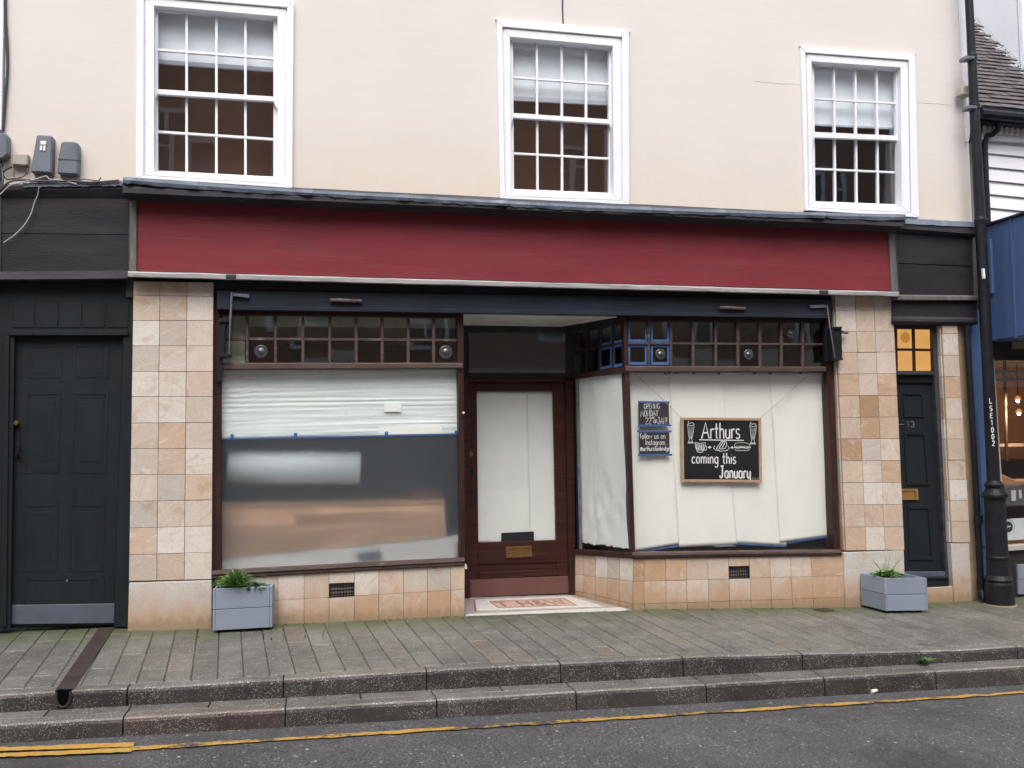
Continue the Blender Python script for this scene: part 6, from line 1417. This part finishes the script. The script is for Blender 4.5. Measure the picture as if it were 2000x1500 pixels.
bm = NB(); tube(bm, [at(1888.3, 636, -0.035), at(1893, 720, -0.04), at(1904, 900, -0.045), at(1912.5, 1060, -.05), at(1916, 1140, -.05)], 0.027, 12); link('pipe', bm, M['iron'], DP)
bm = NB(); tube(bm, [at(1910.5, 1007, -.048), at(1911, 1024, -.048)], 0.040, 14); tube(bm, [at(1905, 1013, -.04), at(1911, 1014, -.048)], .03, 10); link('collar', bm, M['iron'], DP)
bm = NB(); tube(bm, [at(1915.5, 1130, -.05), at(1917, 1152, -.05), at(1920, 1164, -.08), at(1926, 1171, -.14)], [.036, .036, .034, .034], 12); link('shoe', bm, M['iron'], DP)

# ------------------------------------------------------------------ neighbouring cafe to the right
NBR = thing('neighbouring_cafe', 'white weatherboarded cafe with tiled roof, blue canopy and lit window', 'building', at(1990, 1170, 0.1))
WY = 0.12
xw = at(1921, 350, WY).x; 
yb_list = [-5 + 26 * k for k in range(0, 22)]
for k in range(7):
    ya = 272 + k * 26.5; s = 10.0 / 80
    q = [(1915, ya - 1), (2060, ya + 145 * .11), (2060, ya + 27.3 + 145 * .095), (1917, ya + 27)]
    P = [at(x, y, WY) for x, y in q]; bm = NB(); P[2] += Vector((0, -0.022, 0)); P[3] += Vector((0, -0.022, 0)); prism(bm, P, Vector((0, .018, 0))); link('weatherboard', bm, M['whiteboard'], NBR)
Q('wall', [(1900, 200), (2080, 210), (2080, 470), (1915, 470)], WY + 0.03, 0.2, M['whiteboard'], NBR)
bm = NB(); q = [(1916, 236), (2080, 250), (2080, 284), (1917, 272)]; pq(bm, q, WY - 0.05, 0.07)
for k in range(14): pq(bm, [(1920 + k * 11, 243 + k * 1.0), (1926 + k * 11, 243.5 + k * 1.0), (1926 + k * 11, 258 + k * 1.0), (1920 + k * 11, 257.5 + k * 1.0)], WY - 0.08, 0.03)
link('eaves_frieze', bm, M['whiteboard'], NBR)
bm = NB(); pq(bm, [(1912, 205), (2080, 226), (2080, 250), (1914, 237)], WY - 0.17, 0.13, 0.004); tube(bm, [at(1914, 222, WY - .19), at(2080, 238, WY - .19)], .05, 10); gut = link('gutter', bm, M['iron'], NBR)
bm = NB(); tube(bm, [at(1950, 232, WY - .16), at(1949, 252, WY - .14), at(1940, 262, WY - .1), at(1927, 266, WY - .06), at(1923.5, 280, WY - .05), at(1926, 350, WY - .05), at(1930, 440, WY - .05)], .026, 12); link('downpipe', bm, M['iron'], NBR)
Q('end_board', [(1899, 190), (1916, 206), (1918, 268), (1903, 262)], 0.02, 0.2, M['cornice'], NBR)
# roof: tile courses stepping back and up; verge against the pale gable wall
e0 = at(1893, 208, WY - 0.16); e1 = at(2110, 226, WY - 0.16); e1 = e0 + (e1 - e0) * 1.3
bm = NB(); rng = random.Random(3)
def verge(y): return lerp(7.2286, 7.5210, (y - 0.6232) / 1.0092)
up = Vector((0, math.cos(math.radians(46)), math.sin(math.radians(46)))); nn = 26; ts = 0.095
for c in range(nn):
    o0 = e0 + up * c * ts; L = e1 - e0; ntile = int(L.length / .165)
    for t in range(ntile):
        a0 = o0 + L * ((t + (0.5 if c % 2 else 0)) / ntile); wv = L / ntile * .97
        if a0.x + wv.x * .5 > verge(a0.y): continue
        lift = rng.uniform(0, .010)
        nrm = Vector((0, -up.z, up.y))
        prism(bm, [a0 + nrm * (.022 + lift), a0 + wv + nrm * (.022 + lift + rng.uniform(-.003, .003)), a0 + wv + up * ts * 1.7 + nrm * .004, a0 + up * ts * 1.7 + nrm * .004], -nrm * .014)
rt_ = link('roof_tiles', bm, M['rooftile'], NBR); rt_['kind'] = 'stuff'
gy_ = 0.95
gp = [at(1893, -60, gy_), at(2120, -60, gy_), at(2120, 150, gy_), at(1893, 150, gy_)]
# taller pale gable whose foot runs down across the roof
def onroof(px, py):
    n = Vector((0, -up.z, up.y)); return at(px, py, (e0 + n * 0.03, n))
A1, A2 = onroof(1897, 34), onroof(1994, 134); A3 = A2 + (A2 - A1) * .6
bm = NB(); box(bm, (5.5, 3.2, 2.5), (16, 3.5, 11.5)); link('gable_wall', bm, M['gable'], NBR)
bm = NB(); box(bm, (at(1990, 60, 3.19).x, 3.12, 2.6), (at(1990, 60, 3.19).x + .5, 3.19, 11.4)); link('gable_board', bm, M['whiteboard'], NBR)
bm = NB(); rng = random.Random(5)
for i in range(420):
    t = rng.random() ** .8; p = lerp(A1, A3, t) + Vector((rng.uniform(-.03, .01), rng.uniform(-.05, 0), rng.uniform(-.03, .02))); s = rng.uniform(.006, .016)
    bm.faces.new([bm.verts.new(p + Vector((rng.uniform(-s, s), rng.uniform(-s, s), rng.uniform(-s, s)))) for _ in range(3)])
o = link('valley_moss', bm, M['mossgold'], NBR); o['kind'] = 'stuff'
# canopy
cxl = at(1933, 550, 0.0).x; zt_ = at(1932, 442, 0.02).z; zb2 = at(1935, 666, 0.02).z
bm = NB(); box(bm, (cxl, -0.95, zb2), (cxl + 3.2, 0.08, zt_), 0.01); link('canopy', bm, M['awning'], NBR)
bm = NB(); box(bm, (cxl - 0.03, -0.06, at(1930, 575, 0).z), (cxl - 0.002, 0.06, at(1930, 470, 0).z), 0.003); box(bm, (cxl - .012, -.30, zb2 - .003), (cxl - .002, -.285, zt_ + .002)); link('canopy_edge', bm, M['bluepaint'], NBR)
bm = NB(); box(bm, (cxl - .02, -.97, zt_), (cxl + 3.2, .08, zt_ + .02)); link('canopy_top', bm, M['navy'], NBR)
# blue pilaster, shop window with warm interior
PX = [(1886, 600), (1928, 600), (1957, 1185), (1912, 1180)]
Q('pilaster', PX, 0.05, 0.15, M['bluepaint'], NBR, 0.004)
for q in ([(1909, 800), (1926, 800), (1942, 1020), (1921, 1020)], [(1921, 1062), (1947, 1062), (1949, 1068), (1921, 1068)]): Q('pilaster_panel', q, 0.04, 0.012, M['bluepaint'], NBR, .004)
Q('fascia_board', [(1928, 650), (2080, 640), (2080, 704), (1930, 704)], 0.09, 0.05, M['cafedark'], NBR)
Q('sign_panel', [(1976, 664), (2080, 658), (2080, 680), (1977, 682)], 0.08, 0.02, M['plaintan'], NBR)
CWF = NB(); pq(CWF, [(1936, 700), (1942, 700), (1966, 1072), (1958, 1072)], 0.06, 0.08, .003); pq(CWF, [(1952, 1068), (2080, 1058), (2080, 1068), (1952, 1078)], 0.03, 0.14, .003); CW = link('shop_window', CWF, M['plinth'], NBR)
Q('pane', [(1938, 698), (2080, 694), (2080, 1064), (1958, 1072)], 0.10, 0.004, M['glass'], CW)
Q('stall_board', [(1952, 1077), (2080, 1067), (2080, 1200), (1960, 1200)], 0.07, 0.1, M['cafedark'], NBR)
Q('window_bed', [(1950, 1048), (2080, 1040), (2080, 1064), (1950, 1072)], 0.16, 0.3, M['wood_plank'], CW)
room(at(1930, 900, .2).x, at(1930, 900, .2).x + 3.2, 0.14, 1.9, at(1990, 1072, .2).z, at(1990, 690, .2).z, [M['cafe'], M['cafe'], M['cafe'], M['cafedark'], M['soffit']], NBR)
cf = Q('cafe_counter', [(1930, 900), (2110, 895), (2110, 1020), (1930, 1020)], 1.2, .3, M['cafedark'], None); tag(cf, 'dark counter inside the lit cafe at the right edge', 'counter')
Q('shelf', [(1940, 868), (2000, 866), (2000, 872), (1940, 873)], 1.0, .15, M['cream'], NBR)
bm = NB(); p0, p1, p2, p3 = at(1935, 726, .9), at(2080, 722, .9), at(1935, 742, .9), at(2080, 738, .9)
tube(bm, [p0, p1], .012, 6); tube(bm, [p2, p3], .012, 6)
for k in range(12): tube(bm, [lerp(p0, p1, k / 12), lerp(p2, p3, (k + .5) / 12), lerp(p0, p1, (k + 1) / 12)], .006, 5)
tube(bm, [at(1962, 700, .9), at(1966, 900, .9)], .016, 8); link('ceiling_truss', bm, M['irongrey'], NBR)
def orb(name, c, r, mat, parent=None):
    bm = NB(); bmesh.ops.create_uvsphere(bm, u_segments=14, v_segments=8, radius=r, matrix=Matrix.Translation(c)); return link(name, bm, mat, parent, smooth=True)
for (x, y, lab) in ((1988, 783, 'small glowing pendant bulb in the cafe window, the upper one'), (1990, 808, 'small glowing pendant bulb in the cafe window, the lower one')):
    T = thing('pendant_lamp', lab, 'lamp', at(x, y, 0.75), 'pendant lamps in the cafe')
    orb('bulb', at(x, y, .75), .014, M['bulb'], T); bm = NB(); c = at(x, y, .75); lathe(bm, c + Vector((0, 0, .012)), Vector((0, 0, 1)), [(0, .034), (.02, .028), (.04, .01)], 14); link('lamp_shade', bm, M['bulbsoft'], T)
    bm = NB(); tube(bm, [c + Vector((0, 0, .06)), c + Vector((0, 0, .5))], .003, 5); link('flex', bm, M['cable'], T)
po = thing('window_poster', 'pale poster with a round black badge low in the cafe window', 'poster', at(1985, 1055, .11))
Q('sheet', [(1961, 1014), (2060, 1008), (2062, 1048), (1964, 1056)], 0.092, .002, M['poster'], po)
bm = NB(); c = at(1969, 1029, .0905); tube(bm, [c, c + Vector((0, .001, 0))], .052, 28)
for k in range(22):
    a = k / 22 * 6.283; d = Vector((math.cos(a), 0, math.sin(a))); prism(bm, [c + d * .066 + Vector((-.004, 0, -.004)), c + d * .066 + Vector((.004, 0, -.004)), c + d * .073 + Vector((.004, 0, .004)), c + d * .073 + Vector((-.004, 0, .004))], Vector((0, .001, 0)))
link('badge', bm, M['blackcard'], po)
bm = NB(); tube(bm, [c + Vector((x, -.001, z)) for x, z in ((-.03, .0), (-.018, .014), (-.012, -.008), (0, .012), (.008, -.006), (.02, .01), (.03, .0))], .003, 5); link('badge_script', bm, M['tin'], po)
bb = Q('bread_basket', [(1955, 925), (1985, 938), (2040, 936), (2040, 952), (1957, 952)], .55, .2, M['wood_plank'], None, .01); tag(bb, 'orange brown basket standing on the machine in the cafe window', 'basket')
ex = thing('till_machine', 'grey counter machine with small labels standing in the cafe window', 'machine', at(1985, 985, .35))
Q('case', [(1962, 948), (2060, 944), (2060, 985), (1964, 990)], .35, .2, M['irongrey'], ex, .01); Q('label', [(1975, 958), (1984, 957.5), (1984.5, 978), (1976, 978.5)], .345, .004, M['tin'], ex); Q('label', [(1990, 957), (1995, 957), (1996, 973), (1991, 973)], .345, .004, M['tin'], ex)
# third planter, by the cafe
A3_ = ground(1990, 1166); planter(A3_, Vector((.42, 0, -.008)), Vector((0, .3, 0)), at(1989, 1102, A3_.y).z - A3_.z, 'grey planter cut off by the right edge of the photo')

# ------------------------------------------------------------------ house next door on the left (its corner board just shows)
HB = thing('neighbouring_house', 'white boarded house with a dark shopfront at the extreme left edge', 'building', (-5, .2, .1))
hx = at(-34, 700, 0).x
bm = NB(); box(bm, (-9.5, 0.02, 2.75), (hx, 4, 7.2)); link('wall', bm, M['whiteboard'], HB)
bm = NB(); box(bm, (-9.5, 0.0, -.2), (hx, 4, 2.74)); link('shopfront', bm, M['blackboard'], HB)
for k in range(3):
    bm = NB(); box(bm, (-8.9 + k * 2.2, -.02, .6), (-7.1 + k * 2.2, -.003, 2.3)); link('shop_window', bm, M['bull'], HB)
    bm = NB(); box(bm, (-8.6 + k * 2.2, -.01, 3.6), (-7.5 + k * 2.2, .015, 5.2)); link('window', bm, M['bull'], HB)
# ------------------------------------------------------------------ across the street (seen only as reflections)
OB = thing('brick_building', 'red brick terrace with white sash windows across the street', 'building', (0, -15.5, -.2))
bm = NB(); box(bm, (-26, -22, -1.0), (30, -15, 11.4)); link('wall', bm, M['brickopp'], OB)
bm = NB(); box(bm, (-26.3, -22.3, 11.4), (30.3, -14.6, 11.8)); link('parapet', bm, M['white'], OB)
wx = [-17 + k * 3.4 for k in range(13)]
for x in wx:
    for z in (4.0, 7.4):
        bm = NB(); Y0 = -15.0
        for a in ((x - .75, z, x - .62, z + 1.7), (x + .62, z, x + .75, z + 1.7), (x - .62, z, x + .62, z + .1), (x - .62, z + 1.6, x + .62, z + 1.7), (x - .05, z + .1, x + .05, z + 1.6), (x - .62, z + .8, x - .05, z + .88), (x + .05, z + .8, x + .62, z + .88)):
            box(bm, (a[0], Y0, a[1]), (a[2], Y0 + .08, a[3]))
        w = link('window', bm, M['white'], OB); bm = NB(); box(bm, (x - .62, Y0, z + .1), (x + .62, Y0 + .02, z + 1.6)); link('pane', bm, M['bull'], w)
for x in wx[::2]:
    bm = NB(); box(bm, (x - .6, -15, .0), (x + 2.2, -14.95, 2.4)); w = link('shop_window', bm, M['bull'], OB)
bm = NB(); box(bm, (-26, -15, 2.7), (30, -14.8, 3.2)); link('fascia', bm, M['cream'], OB)
